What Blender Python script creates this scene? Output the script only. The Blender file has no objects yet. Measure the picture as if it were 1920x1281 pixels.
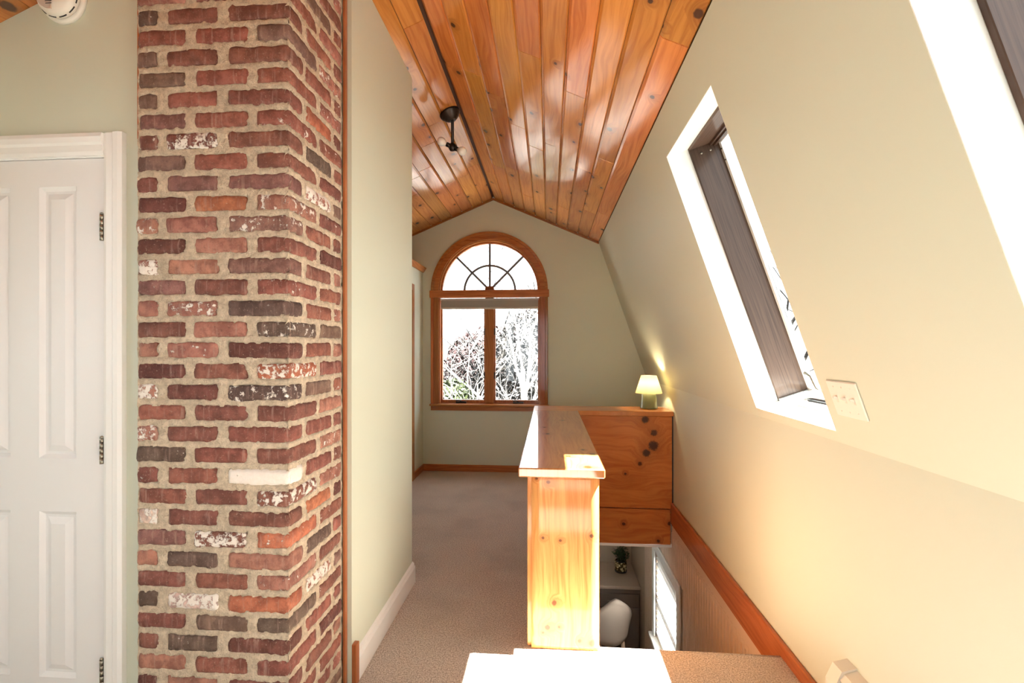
import bpy, bmesh, math, random
from mathutils import Vector, Matrix, noise
sc = bpy.context.scene
COL = sc.collection
rnd = random.Random(7)
pi = math.pi

# ------------------------------------------------------------------ camera, sky, sun, exposure
F = 890.0                                   # focal length in pixels of the 1920 px wide frame
PSI = math.atan(70.0 / F)
cam_d = bpy.data.cameras.new('camera')
cam_d.sensor_width = 36.0
cam_d.lens = F / 1920.0 * 36.0
cam_d.shift_y = 11.5 / 1920.0
cam_d.clip_start = 0.05
cam = bpy.data.objects.new('camera', cam_d)
COL.objects.link(cam)
cam.location = (0, 0, 1.4)
cam.rotation_euler = (pi / 2, 0, PSI)
sc.camera = cam

world = bpy.data.worlds.new('sky')
sc.world = world
world.use_nodes = True
bg = world.node_tree.nodes['Background']
bg.inputs['Color'].default_value = (0.90, 0.96, 1.0, 1)
bg.inputs['Strength'].default_value = 1.05

sun_d = bpy.data.lights.new('sun', 'SUN')
sun_d.energy = 28.0
sun_d.angle = math.radians(0.6)
sun_d.color = (1.0, 0.98, 0.95)
sun = bpy.data.objects.new('sun', sun_d)
COL.objects.link(sun)
sun.location = (6, -1, 12)
sun.rotation_euler = Vector((-0.506, -0.015, -1.0)).to_track_quat('-Z', 'Y').to_euler()

vs = sc.view_settings
vs.view_transform = 'Standard'
vs.look = 'None'
vs.gamma = 1.0
vs.use_curve_mapping = False
vs.exposure = 2.32
sc.cycles.max_bounces = 14
sc.cycles.diffuse_bounces = 8
sc.cycles.transparent_max_bounces = 16
sc.cycles.sample_clamp_indirect = 6.0
sc.cycles.caustics_reflective = False
sc.cycles.caustics_refractive = False
sc.cycles.use_denoising = True


# ------------------------------------------------------------------ material helpers
class NT:
    def __init__(s, name):
        s.m = bpy.data.materials.new(name)
        s.m.use_nodes = True
        s.t = s.m.node_tree
        s.b = s.t.nodes['Principled BSDF']
        s.out = s.t.nodes['Material Output']

    def n(s, typ, **kw):
        nd = s.t.nodes.new(typ)
        for k, v in kw.items():
            setattr(nd, k, v)
        return nd

    def lk(s, a, b):
        s.t.links.new(a, b)

    def put(s, sock, v):
        if hasattr(v, 'is_output') or isinstance(v, bpy.types.NodeSocket):
            s.lk(v, sock)
        elif v is not None:
            if isinstance(v, (tuple, list)) and len(v) == 3 and sock.type == 'RGBA':
                v = (*v, 1)
            sock.default_value = v

    def math(s, op, a, b=None, c=None, clamp=False):
        nd = s.n('ShaderNodeMath', operation=op, use_clamp=clamp)
        s.put(nd.inputs[0], a)
        s.put(nd.inputs[1], b)
        s.put(nd.inputs[2], c)
        return nd.outputs[0]

    def vec(s, op, a, b=None):
        nd = s.n('ShaderNodeVectorMath', operation=op)
        s.put(nd.inputs[0], a)
        s.put(nd.inputs[1], b)
        return nd.outputs['Value'] if op in ('DISTANCE', 'LENGTH') else nd.outputs[0]

    def mix(s, f, a, b, blend='MIX'):
        nd = s.n('ShaderNodeMix', data_type='RGBA', blend_type=blend)
        s.put(nd.inputs[0], f)
        s.put(nd.inputs[6], a)
        s.put(nd.inputs[7], b)
        return nd.outputs[2]

    def ss(s, v, lo, hi, to0=0.0, to1=1.0):
        nd = s.n('ShaderNodeMapRange', interpolation_type='SMOOTHSTEP')
        s.put(nd.inputs[0], v)
        nd.inputs[1].default_value = lo
        nd.inputs[2].default_value = hi
        nd.inputs[3].default_value = to0
        nd.inputs[4].default_value = to1
        return nd.outputs[0]

    def noise(s, v, scale, detail=3.0, rough=0.55):
        nd = s.n('ShaderNodeTexNoise')
        s.put(nd.inputs['Vector'], v)
        nd.inputs['Scale'].default_value = scale
        nd.inputs['Detail'].default_value = detail
        nd.inputs['Roughness'].default_value = rough
        return nd.outputs[0]

    def bump(s, h, strength, dist):
        nd = s.n('ShaderNodeBump')
        nd.inputs['Strength'].default_value = strength
        nd.inputs['Distance'].default_value = dist
        s.lk(h, nd.inputs['Height'])
        s.lk(nd.outputs[0], s.b.inputs['Normal'])

    def set(s, **kw):
        for k, v in kw.items():
            s.put(s.b.inputs[k.replace('_', ' ')], v)
        return s


def plain(name, col, rough=0.5, metal=0.0, bump=0.0, bscale=200.0, var=0.0, **kw):
    t = NT(name)
    co = t.n('ShaderNodeTexCoord').outputs['Object']
    c = col
    if var:
        c = t.mix(t.noise(co, 3.0), tuple(x * (1 - var) for x in col), tuple(min(1, x * (1 + var)) for x in col))
    t.set(Base_Color=c, Roughness=rough, Metallic=metal)
    for k, v in kw.items():
        t.put(t.b.inputs[k.replace('_', ' ')], v)
    if bump:
        t.bump(t.noise(co, bscale, 2.0), bump, 0.002)
    return t.m


def pine(name, light, dark, across='X', along='Y', rough=0.3, coat=0.5, knots=None, kscale=(7.0, 1.5), kthr=0.6,
         knotcol=(0.045, 0.014, 0.006), randoff=True, tone=0.25, grain=55.0, cior=1.5):
    t = NT(name)
    co = t.n('ShaderNodeTexCoord').outputs['Object']
    sp = t.n('ShaderNodeSeparateXYZ')
    t.lk(co, sp.inputs[0])
    oi = t.n('ShaderNodeObjectInfo')
    r = oi.outputs['Random']
    A, L = sp.outputs[across], sp.outputs[along]
    raw = t.n('ShaderNodeCombineXYZ')
    t.lk(A, raw.inputs[0])
    t.lk(L, raw.inputs[1])
    raw = raw.outputs[0]
    A2, L2 = A, L
    if randoff:
        A2 = t.math('MULTIPLY_ADD', r, 41.3, A)
        L2 = t.math('MULTIPLY_ADD', r, 87.1, L)
    cb = t.n('ShaderNodeCombineXYZ')
    t.lk(A2, cb.inputs[0])
    t.lk(L2, cb.inputs[1])
    P = cb.outputs[0]
    warp = t.noise(t.vec('MULTIPLY', P, (5.0, 1.3, 1)), 1.0, 2.0)
    knot = halo = None
    if kthr < 1.0:
        v = t.n('ShaderNodeTexVoronoi', voronoi_dimensions='2D')
        v.inputs['Scale'].default_value = 1.0
        t.lk(t.vec('MULTIPLY', P, (kscale[0], kscale[1], 1)), v.inputs['Vector'])
        # true distance in the board's own metres so that knots stay round
        dv = t.vec('SUBTRACT', t.vec('MULTIPLY', P, (kscale[0], kscale[1], 1)), v.outputs['Position'])
        dd = t.vec('LENGTH', t.vec('MULTIPLY', dv, (1 / kscale[0], 0.75 / kscale[1], 0)))
        dd = t.math('ADD', dd, t.math('MULTIPLY', t.math('SUBTRACT', t.noise(P, 60.0), 0.5), 0.008))
        cs = t.n('ShaderNodeSeparateColor')
        t.lk(v.outputs['Color'], cs.inputs[0])
        m = t.math('GREATER_THAN', cs.outputs[0], kthr)
        size = t.math('MULTIPLY_ADD', cs.outputs[1], 0.7, 0.5)
        dn = t.math('DIVIDE', dd, size)
        knot = t.math('MULTIPLY', t.ss(dn, 0.012, 0.019, 1, 0), m)
        halo = t.math('MULTIPLY', t.ss(dn, 0.01, 0.07, 1, 0), m)
    for k in (knots or []):
        d = t.vec('DISTANCE', raw, (k[0], k[1], 0))
        d = t.math('ADD', d, t.math('MULTIPLY', t.math('SUBTRACT', t.noise(raw, 70.0), 0.5), k[2] * 0.9))
        kk = t.ss(d, k[2] * 0.6, k[2] * 1.1, 1, 0)
        hh = t.ss(d, k[2] * 0.5, k[2] * 4.0, 1, 0)
        knot = kk if knot is None else t.math('MAXIMUM', knot, kk)
        halo = hh if halo is None else t.math('MAXIMUM', halo, hh)
    g = t.math('MULTIPLY_ADD', A2, grain, t.math('MULTIPLY', warp, 7.0))
    if halo is not None:
        g = t.math('MULTIPLY_ADD', halo, 3.0, g)
    gc = t.n('ShaderNodeCombineXYZ')
    t.lk(g, gc.inputs[0])
    t.lk(t.math('MULTIPLY', L2, 2.2), gc.inputs[1])
    gr = t.noise(gc.outputs[0], 1.0, 4.0, 0.6)
    fine = t.noise(t.vec('MULTIPLY', P, (420.0, 9.0, 1)), 1.0, 2.0)
    f = t.ss(gr, 0.35, 0.72)
    col = t.mix(f, light, dark)
    col = t.mix(t.ss(fine, 0.5, 0.8, 0, 0.25), col, dark)
    col = t.mix(t.ss(warp, 0.35, 0.7, 0, 0.35), col, tuple((a + b) / 2 * 0.9 for a, b in zip(light, dark)))
    if tone:
        hs = t.n('ShaderNodeHueSaturation')
        t.lk(col, hs.inputs['Color'])
        t.lk(t.math('MULTIPLY_ADD', r, 2 * tone, 1 - tone), hs.inputs['Value'])
        t.lk(t.math('MULTIPLY_ADD', t.math('FRACT', t.math('MULTIPLY', r, 17.3)), 0.02, 0.49), hs.inputs['Hue'])
        col = hs.outputs[0]
    if halo is not None:
        col = t.mix(t.math('MULTIPLY', halo, 0.45), col, tuple(x * 0.55 for x in dark))
        col = t.mix(t.math('MULTIPLY', knot, 0.92), col, knotcol)
    t.set(Base_Color=col, Roughness=rough + 0.15, Coat_Weight=coat, Coat_Roughness=rough * 0.35, Coat_IOR=cior, Specular_IOR_Level=0.15)
    t.bump(t.math('ADD', gr, t.math('MULTIPLY', warp, 3.0)), 0.12, 0.002)
    return t.m


# ------------------------------------------------------------------ materials
PAINT = (0.605, 0.65, 0.545)
M = {}
M['paint'] = plain('sage_wall_paint', PAINT, 0.55, bump=0.06, bscale=350)
M['white_paint'] = plain('white_trim_paint', (0.83, 0.84, 0.83), 0.35)
M['door_white'] = plain('door_white_paint', (0.78, 0.79, 0.80), 0.4)
M['reveal'] = plain('reveal_white_paint', (0.86, 0.89, 0.86), 0.5)
M['ceil_back'] = plain('ceiling_backing_dark', (0.06, 0.025, 0.012), 0.8)
M['plank'] = pine('ceiling_pine', (0.62, 0.235, 0.05), (0.43, 0.13, 0.022), 'X', 'Y', rough=0.36, coat=1.0, cior=1.8,
                  kscale=(9.0, 2.6), kthr=0.62, tone=0.16)
W_L, W_D = (0.60, 0.235, 0.065), (0.42, 0.13, 0.028)
M['cap_near'] = pine('pine_cap_near', W_L, W_D, 'X', 'Y', rough=0.16, coat=1.0, cior=1.7, kscale=(9, 3.0), kthr=0.55, randoff=False, tone=0)
M['cap_far'] = pine('pine_cap_far', W_L, W_D, 'Y', 'X', rough=0.25, coat=0.7, kscale=(9, 2), kthr=0.7, randoff=False, tone=0)
M['trim'] = pine('stained_trim_y', (0.42, 0.15, 0.045), (0.27, 0.08, 0.02), 'Z', 'Y', rough=0.3, coat=0.5, kthr=1.0)
M['trim_x'] = pine('stained_trim_x', (0.42, 0.15, 0.045), (0.27, 0.08, 0.02), 'Z', 'X', rough=0.3, coat=0.5, kthr=1.0)
M['trim_z'] = pine('stained_trim_z', (0.46, 0.17, 0.055), (0.31, 0.095, 0.026), 'X', 'Z', rough=0.3, coat=0.5, kthr=1.0)
M['dark_wood'] = pine('dark_walnut_frame', (0.105, 0.06, 0.042), (0.05, 0.027, 0.019), 'Z', 'Y', rough=0.4, coat=0.3, kthr=1.0, grain=160)
M['dark_wood_x'] = pine('dark_walnut_frame_head', (0.105, 0.06, 0.042), (0.05, 0.027, 0.019), 'Z', 'X', rough=0.4, coat=0.3, kthr=1.0, grain=160)
M['bronze'] = plain('dark_bronze', (0.035, 0.026, 0.022), 0.32, 0.7)
M['nickel'] = plain('aged_nickel', (0.35, 0.32, 0.26), 0.32, 1.0)
M['black'] = plain('black_gap', (0.02, 0.02, 0.02), 0.7)
M['plastic'] = plain('ivory_plastic', (0.80, 0.77, 0.70), 0.35)
M['detector'] = plain('detector_white', (0.82, 0.80, 0.74), 0.4)
M['detector_face'] = plain('detector_pink_grey', (0.62, 0.54, 0.48), 0.45)
M['heater'] = plain('heater_enamel', (0.72, 0.67, 0.58), 0.4)
M['heater_dark'] = plain('heater_grille', (0.36, 0.36, 0.32), 0.35, 0.3)
M['sash_alu'] = plain('sash_pale', (0.80, 0.82, 0.80), 0.35, 0.2)
M['came'] = plain('grey_came', (0.16, 0.16, 0.16), 0.5)
M['shade_grey'] = plain('grey_shade_cloth', (0.33, 0.32, 0.29), 0.8)
M['shade_rail'] = plain('shade_bottom_rail', (0.50, 0.47, 0.43), 0.7)
M['lower_wall'] = plain('lower_room_paint', (0.52, 0.42, 0.32), 0.6)
M['bead'] = plain('beadboard_cream', (0.72, 0.57, 0.45), 0.45)
M['counter'] = plain('pale_worktop', (0.55, 0.44, 0.35), 0.25)
M['cabinet'] = plain('taupe_cabinet', (0.20, 0.165, 0.14), 0.5)
M['tile'] = plain('lower_floor_oak', (0.35, 0.24, 0.15), 0.5, var=0.2)
M['stool_cloth'] = plain('oatmeal_cloth', (0.40, 0.32, 0.255), 0.85, bump=0.4, bscale=500)
M['pale_wood'] = plain('pale_beech', (0.55, 0.42, 0.30), 0.45, var=0.1)
M['leaf'] = plain('dark_leaf', (0.03, 0.085, 0.022), 0.45, var=0.4)
M['blind'] = plain('white_blind', (0.85, 0.84, 0.82), 0.5)
M['hidden'] = plain('outer_sheathing', (0.3, 0.28, 0.25), 0.9)


def glass_mat(name, tint=(1, 1, 1), refl=0.7):
    t = NT(name)
    tr = t.n('ShaderNodeBsdfTransparent')
    tr.inputs[0].default_value = (*tint, 1)
    gl = t.n('ShaderNodeBsdfGlossy')
    gl.inputs['Roughness'].default_value = 0.02
    fr = t.n('ShaderNodeLayerWeight')
    schlick = t.math('MULTIPLY_ADD', t.math('POWER', fr.outputs['Facing'], 5.0), 0.9, 0.04)
    mx = t.n('ShaderNodeMixShader')
    t.lk(t.math('MULTIPLY', schlick, refl), mx.inputs[0])
    t.lk(tr.outputs[0], mx.inputs[1])
    t.lk(gl.outputs[0], mx.inputs[2])
    t.lk(mx.outputs[0], t.out.inputs[0])
    return t.m


M['glass'] = glass_mat('window_glass', (0.98, 0.99, 0.985))


def carpet_mat():
    t = NT('beige_carpet')
    co = t.n('ShaderNodeTexCoord').outputs['Object']
    s1 = t.noise(co, 150.0, 3.0, 0.75)
    s2 = t.noise(co, 2.2, 4.0, 0.6)
    s3 = t.noise(co, 28.0, 3.0, 0.6)
    c = t.mix(t.ss(s1, 0.38, 0.62), (0.28, 0.22, 0.175), (0.66, 0.56, 0.47))
    c = t.mix(t.ss(s2, 0.4, 0.7, 0, 0.35), c, (0.24, 0.185, 0.15))
    c = t.mix(t.ss(s3, 0.45, 0.75, 0, 0.3), c, (0.46, 0.36, 0.28))
    t.set(Base_Color=c, Roughness=0.95, Sheen_Weight=0.2)
    t.bump(t.math('ADD', s1, t.math('MULTIPLY', s3, 0.8)), 0.5, 0.004)
    return t.m


M['carpet'] = carpet_mat()


def brick_mat():
    t = NT('old_brick')
    co = t.n('ShaderNodeTexCoord').outputs['Object']
    oi = t.n('ShaderNodeObjectInfo')
    cb = t.n('ShaderNodeCombineXYZ')
    for i, k in enumerate((31.0, 17.0, 57.0)):
        t.lk(t.math('MULTIPLY', oi.outputs['Random'], k), cb.inputs[i])
    P = t.vec('ADD', co, cb.outputs[0])
    ch = t.n('ShaderNodeAttribute', attribute_type='OBJECT', attribute_name='chip').outputs['Fac']
    big = t.noise(P, 22.0, 4.0, 0.62)
    mid = t.noise(P, 75.0, 3.0, 0.6)
    strk = t.noise(t.vec('MULTIPLY', P, (75.0, 75.0, 7.0)), 1.0, 2.0)
    base = oi.outputs['Color']
    c = t.mix(t.ss(big, 0.35, 0.68), t.mix(1.0, base, (0.66, 0.58, 0.56), 'MULTIPLY'), t.mix(1.0, base, (1.22, 1.2, 1.16), 'MULTIPLY'))
    c = t.mix(t.ss(mid, 0.55, 0.8, 0, 0.5), c, (0.05, 0.022, 0.016))
    c = t.mix(t.ss(strk, 0.54, 0.74, 0, 0.45), c, (0.42, 0.28, 0.23))
    c = t.mix(t.ss(t.noise(P, 160.0, 3.0, 0.7), 0.60, 0.70, 0, 0.5), c, (0.50, 0.38, 0.28))
    white = t.noise(P, 46.0, 5.0, 0.65)
    thr = t.math('SUBTRACT', 0.80, t.math('MULTIPLY', ch, 0.55))
    wm = t.math('MULTIPLY', t.math('SUBTRACT', white, thr), 18.0, clamp=True)
    c = t.mix(wm, c, t.mix(mid, (0.78, 0.70, 0.62), (0.86, 0.83, 0.79)))
    t.set(Base_Color=c, Roughness=0.82)
    t.bump(t.math('ADD', t.math('MULTIPLY', mid, 0.7), t.math('ADD', t.math('MULTIPLY', t.noise(P, 260.0), 0.35), wm)), 0.75, 0.004)
    return t.m


M['brick'] = brick_mat()


def mortar_mat():
    t = NT('sandy_mortar')
    co = t.n('ShaderNodeTexCoord').outputs['Object']
    a = t.noise(co, 38.0, 5.0, 0.7)
    b = t.noise(co, 230.0, 3.0, 0.7)
    z = t.noise(co, 2.6, 2.0)
    c = t.mix(t.ss(a, 0.3, 0.7), (0.56, 0.46, 0.335), (0.84, 0.71, 0.545))
    c = t.mix(t.ss(b, 0.56, 0.72, 0, 0.6), c, (0.22, 0.17, 0.12))
    c = t.mix(t.ss(z, 0.5, 0.75, 0, 0.35), c, (0.30, 0.26, 0.20))
    t.set(Base_Color=c, Roughness=0.95)
    t.bump(t.math('ADD', a, t.math('MULTIPLY', b, 0.6)), 1.0, 0.012)
    return t.m


M['mortar'] = mortar_mat()


# ------------------------------------------------------------------ mesh helpers
class MB:
    def __init__(s):
        s.v, s.f, s.sm = [], [], []

    def face(s, idx, smooth=False):
        s.f.append(tuple(idx))
        s.sm.append(smooth)

    def box(s, a, b):
        x0, x1 = sorted((a[0], b[0]))
        y0, y1 = sorted((a[1], b[1]))
        z0, z1 = sorted((a[2], b[2]))
        n = len(s.v)
        s.v += [(x0, y0, z0), (x1, y0, z0), (x1, y1, z0), (x0, y1, z0), (x0, y0, z1), (x1, y0, z1), (x1, y1, z1), (x0, y1, z1)]
        for q in ((3, 2, 1, 0), (4, 5, 6, 7), (0, 1, 5, 4), (1, 2, 6, 5), (2, 3, 7, 6), (3, 0, 4, 7)):
            s.face([n + i for i in q])
        return s

    def bbox(s, a, b, c=0.004):
        """box with chamfered edges"""
        lo = [min(a[i], b[i]) for i in range(3)]
        hi = [max(a[i], b[i]) for i in range(3)]
        c = min(c, min(h - l for h, l in zip(hi, lo)) * 0.45)
        bm = bmesh.new()
        bmesh.ops.create_cube(bm, size=1)
        for v in bm.verts:
            v.co = Vector([(lo[i] + hi[i]) / 2 + v.co[i] * (hi[i] - lo[i]) for i in range(3)])
        bmesh.ops.bevel(bm, geom=list(bm.edges), offset=c, segments=1, affect='EDGES')
        n = len(s.v)
        bm.verts.index_update()
        for v in bm.verts:
            s.v.append(tuple(v.co))
        for f in bm.faces:
            s.face([n + v.index for v in f.verts])
        bm.free()
        return s

    def prism(s, poly, axis, a, b, smooth=False):
        """poly: 2D points, extruded along axis 0/1/2 from a to b"""
        n = len(s.v)
        k = len(poly)
        for t in (a, b):
            for p in poly:
                q = list(p)
                q.insert(axis, t)
                s.v.append(tuple(q))
        s.face(range(n + k - 1, n - 1, -1))
        s.face(range(n + k, n + 2 * k))
        for i in range(k):
            j = (i + 1) % k
            s.face((n + i, n + j, n + k + j, n + k + i), smooth)
        return s

    def tube(s, pts, r, seg=8, cap=True):
        pts = [Vector(p) for p in pts]
        rs = r if isinstance(r, (list, tuple)) else [r] * len(pts)
        n = len(s.v)
        up = None
        for i, p in enumerate(pts):
            d = (pts[min(i + 1, len(pts) - 1)] - pts[max(i - 1, 0)]).normalized()
            if up is None:
                up = d.orthogonal().normalized()
            else:
                up = (up - d * up.dot(d))
                up = up.normalized() if up.length > 1e-6 else d.orthogonal().normalized()
            w = d.cross(up)
            for k in range(seg):
                a = 2 * pi * k / seg
                s.v.append(tuple(p + (up * math.cos(a) + w * math.sin(a)) * rs[i]))
        for i in range(len(pts) - 1):
            for k in range(seg):
                k2 = (k + 1) % seg
                s.face((n + i * seg + k, n + i * seg + k2, n + (i + 1) * seg + k2, n + (i + 1) * seg + k), True)
        if cap:
            s.face([n + k for k in range(seg - 1, -1, -1)])
            m = n + (len(pts) - 1) * seg
            s.face([m + k for k in range(seg)])
        return s

    def lathe(s, prof, seg=32, c=(0, 0, 0), smooth=True, close=True):
        """profile (r, z) bottom to top around local z"""
        n = len(s.v)
        for r, z in prof:
            for k in range(seg):
                a = 2 * pi * k / seg
                s.v.append((c[0] + r * math.cos(a), c[1] + r * math.sin(a), c[2] + z))
        for i in range(len(prof) - 1):
            for k in range(seg):
                k2 = (k + 1) % seg
                s.face((n + i * seg + k, n + i * seg + k2, n + (i + 1) * seg + k2, n + (i + 1) * seg + k), smooth)
        if close:
            s.face([n + k for k in range(seg - 1, -1, -1)])
            m = n + (len(prof) - 1) * seg
            s.face([m + k for k in range(seg)])
        return s

    def arc_bar(s, cx, cz, r0, r1, y0, y1, a0=0.0, a1=pi, seg=40):
        """bar of rectangular section bent round a centre in the XZ plane"""
        n = len(s.v)
        for i in range(seg + 1):
            a = a0 + (a1 - a0) * i / seg
            for r, y in ((r0, y0), (r1, y0), (r1, y1), (r0, y1)):
                s.v.append((cx + r * math.cos(a), y, cz + r * math.sin(a)))
        for i in range(seg):
            for k in range(4):
                k2 = (k + 1) % 4
                s.face((n + i * 4 + k, n + i * 4 + k2, n + (i + 1) * 4 + k2, n + (i + 1) * 4 + k))
        s.face((n, n + 1, n + 2, n + 3))
        m = n + seg * 4
        s.face((m + 3, m + 2, m + 1, m))
        return s

    def mesh(s, name):
        me = bpy.data.meshes.new(name)
        me.from_pydata(s.v, [], s.f)
        me.polygons.foreach_set('use_smooth', s.sm)
        bm = bmesh.new()
        bm.from_mesh(me)
        bmesh.ops.recalc_face_normals(bm, faces=bm.faces)
        bm.to_mesh(me)
        bm.free()
        me.update()
        return me

    def build(s, name, mat, parent=None, loc=None, rot=None):
        me = s.mesh(name)
        me.materials.append(M[mat] if isinstance(mat, str) else mat)
        o = bpy.data.objects.new(name, me)
        COL.objects.link(o)
        o.parent = parent
        if loc is not None:
            o.location = loc
        if rot is not None:
            o.rotation_euler = rot
        return o


def tag(o, label, cat, group=None, kind=None):
    o['label'] = label
    o['category'] = cat
    if group:
        o['group'] = group
    if kind:
        o['kind'] = kind
    return o


def empty(name, loc=(0, 0, 0), rot=(0, 0, 0), label=None, cat=None, kind=None, group=None):
    o = bpy.data.objects.new(name, None)
    COL.objects.link(o)
    o.location = loc
    o.rotation_euler = rot
    o.empty_display_size = 0.1
    if label:
        tag(o, label, cat, group, kind)
    return o


def struct(o, label, cat):
    return tag(o, label, cat, kind='structure')


# ------------------------------------------------------------------ dimensions of the place
YF, YR = 5.32, -3.2            # far gable wall, rear wall
RX, RZ = -0.63, 3.084          # ridge
PT = 0.438                     # ceiling pitch
KR, KZ = 0.545, 2.565          # right kink
KL = -2.05
PTL = 0.42                     # pitch of the left slope
KLZ = RZ - PTL * (RX - KL)
KNX, KNZ = 1.07, 1.05          # right knee wall
S = (KNX - KR) / (KZ - KNZ)
KNL = KL - S * (KLZ - KNZ)     # left knee wall
XLW = -0.815                   # corridor wall face
YLE = 2.77                     # its free end
CHX, CHF, CHB, CHL = -0.845, 1.48, 1.885, -1.372   # chimney
YD = 1.52                      # door wall face
SWX0, SWY0, SWY1 = 0.235, 2.262, 4.2               # stairwell opening
ZL = -2.36                     # lower floor
XB = KNX
ceil_z = lambda x: RZ - (PT if x > RX else PTL) * abs(x - RX)
ANG = math.atan(PT)
ANGL = math.atan(PTL)

# ------------------------------------------------------------------ floor
m = MB()
m.box((KNL - 0.1, YR, -0.30), (SWX0, YF, 0))
m.box((SWX0, YR, -0.30), (KNX + 0.03, SWY0 - 0.03, 0))
m.box((SWX0, SWY1 + 0.03, -0.30), (KNX + 0.03, YF, 0))
fl = m.build('floor', 'carpet')
struct(fl, 'beige cut pile carpet floor of the attic corridor', 'floor')
m = MB()
nose = [(SWY0 - 0.03, 0.0), (SWY0 - 0.012, -0.003), (SWY0 - 0.002, -0.012), (SWY0, -0.03), (SWY0 - 0.004, -0.05), (SWY0 - 0.03, -0.06)]
m.prism(nose, 0, SWX0, KNX, True)
m.build('landing_nosing', 'carpet', fl)

# ------------------------------------------------------------------ ceiling of single planks
a_r = math.hypot(KR - RX, KZ - RZ)
a_l = math.hypot(KL - RX, KLZ - RZ)
m = MB()
TH = 0.05
for sgn, x1, z1 in ((1, KR + 0.06, KZ - 0.06 * PT), (-1, KL - 0.06, KLZ - 0.06 * PTL)):
    off = 0.019
    m.prism([(RX, RZ + off), (x1, z1 + off), (x1, z1 + off + TH), (RX, RZ + off + TH)], 1, YR - 0.05, YF + 0.1)
ceil = m.build('ceiling', 'ceil_back')
struct(ceil, 'vaulted ceiling of varnished knotty pine boards', 'ceiling')
BW = 0.1283


def plank(d0, w, y0, y1, side):
    g = 0.0012
    mm = MB()
    h = w / 2 - g
    b0, b1 = (0.015, 0.004) if side > 0 else (0.004, 0.015)
    sec = [(-h, 0.018), (-h, 0.007), (-h + b0, 0.0), (h - b1, 0.0), (h, 0.007), (h, 0.018)]
    n = len(mm.v)
    L = (y1 - y0) / 2 - 0.001
    e = 0.002
    for yy, zz in ((-L, 0.006), (-L + e, 0.0), (L - e, 0.0), (L, 0.006)):
        for x, z in sec:
            mm.v.append((x, yy, max(z, zz if z < 0.01 else z)))
    k = 6
    for j in range(3):
        for i in range(k):
            i2 = (i + 1) % k
            mm.face((n + j * k + i, n + j * k + i2, n + (j + 1) * k + i2, n + (j + 1) * k + i))
    mm.face([n + i for i in range(k)])
    mm.face([n + 3 * k + i for i in range(k)])
    d = d0 + w / 2
    ang = ANG if side > 0 else ANGL
    x = RX + side * d * math.cos(ang)
    z = RZ - d * math.sin(ang)
    o = mm.build('plank', 'plank', ceil, (x, (y0 + y1) / 2, z), (rnd.uniform(-.0012, .0012), side * ang + rnd.uniform(-.008, .008), 0))
    return o


JOINTS_R = {2: [4.1, 2.9], 4: [3.45, 2.35], 5: [3.3], 6: [2.55, 4.6], 7: [1.55, 3.5], 8: [4.4, 3.2], 9: [4.3, 1.9], 3: [4.7]}
for side, total in ((1, a_r), (-1, a_l)):
    d = 0.009
    i = 0
    while d < total - 0.005:
        w = min(BW if i else BW - 0.009, total - d - 0.002)
        js = list(JOINTS_R.get(i, [])) if side > 0 else []
        if not js:
            y = YF - rnd.uniform(0.5, 1.6)
            while y > -2:
                js.append(y)
                y -= rnd.uniform(0.8, 2.4)
        else:
            y = min(js) - rnd.uniform(1.2, 2.2)
            while y > -2.2:
                js.append(y)
                y -= rnd.uniform(1.2, 2.4)
        ends = [YF - 0.002] + sorted(js, reverse=True) + [YR]
        for a, b in zip(ends[:-1], ends[1:]):
            plank(d, w, b, a, side)
        d += w
        i += 1

# ------------------------------------------------------------------ sloped walls with roof windows
SN = math.hypot(1, S)
NRM = (1 / SN, S / SN)          # outward normal (x, z)
UPV = (-S / SN, 1 / SN)         # up the slope (x, z)
VMAX = (KZ - KNZ) * SN


def slope_frame(right=True):
    """matrix: local x along +Y (right) / -Y (left), y up the slope, z outwards"""
    if right:
        ex, ey, ez, o = Vector((0, 1, 0)), Vector((UPV[0], 0, UPV[1])), Vector((NRM[0], 0, NRM[1])), Vector((KNX, 0, KNZ))
    else:
        ex, ey, ez, o = Vector((0, -1, 0)), Vector((-UPV[0], 0, UPV[1])), Vector((-NRM[0], 0, NRM[1])), Vector((KNL, 0, KNZ))
    mt = Matrix((ex, ey, ez)).transposed().to_4x4()
    mt.translation = o
    return mt


def slope_wall(name, right, holes, vtop):
    """holes: list of (u0, u1, v0, v1) in the local frame"""
    u_lo, u_hi = (YR, YF) if right else (-YF, -YR)
    us = sorted({u_lo, u_hi, *[h[0] for h in holes], *[h[1] for h in holes]})
    vsx = sorted({0.0, vtop, *[h[2] for h in holes], *[h[3] for h in holes]})
    mm = MB()
    for i in range(len(us) - 1):
        cu = (us[i] + us[i + 1]) / 2
        inh = [h for h in holes if h[0] < cu < h[1]]
        if not inh:
            mm.box((us[i], 0, 0), (us[i + 1], vtop, 0.03))
        else:
            h = inh[0]
            mm.box((us[i], 0, 0), (us[i + 1], h[2], 0.03))
            mm.box((us[i], h[3], 0), (us[i + 1], vtop, 0.03))
    o = mm.build(name, 'paint')
    o.matrix_world = slope_frame(right)
    return o


V0, V1 = (1.09 - KNZ) * SN, (2.39 - KNZ) * SN
W1 = (1.84, 2.52, V0, V1)
W2 = (0.32, 1.0, V0, V1)
W3 = (-1.2, -0.52, V0, V1)
ws = slope_wall('wall_right', True, [W1, W2, W3], VMAX)
struct(ws, 'sloping cream sage wall with two deep roof window openings', 'wall')
VL = (KLZ - KNZ) * SN
L1, L2 = (-0.9, -0.2, V0, V1), (1.1, 1.8, V0, V1)
wl = slope_wall('wall_left_slope', False, [L1, L2], VL)
struct(wl, 'sloping sage wall on the closet side', 'wall')


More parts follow.
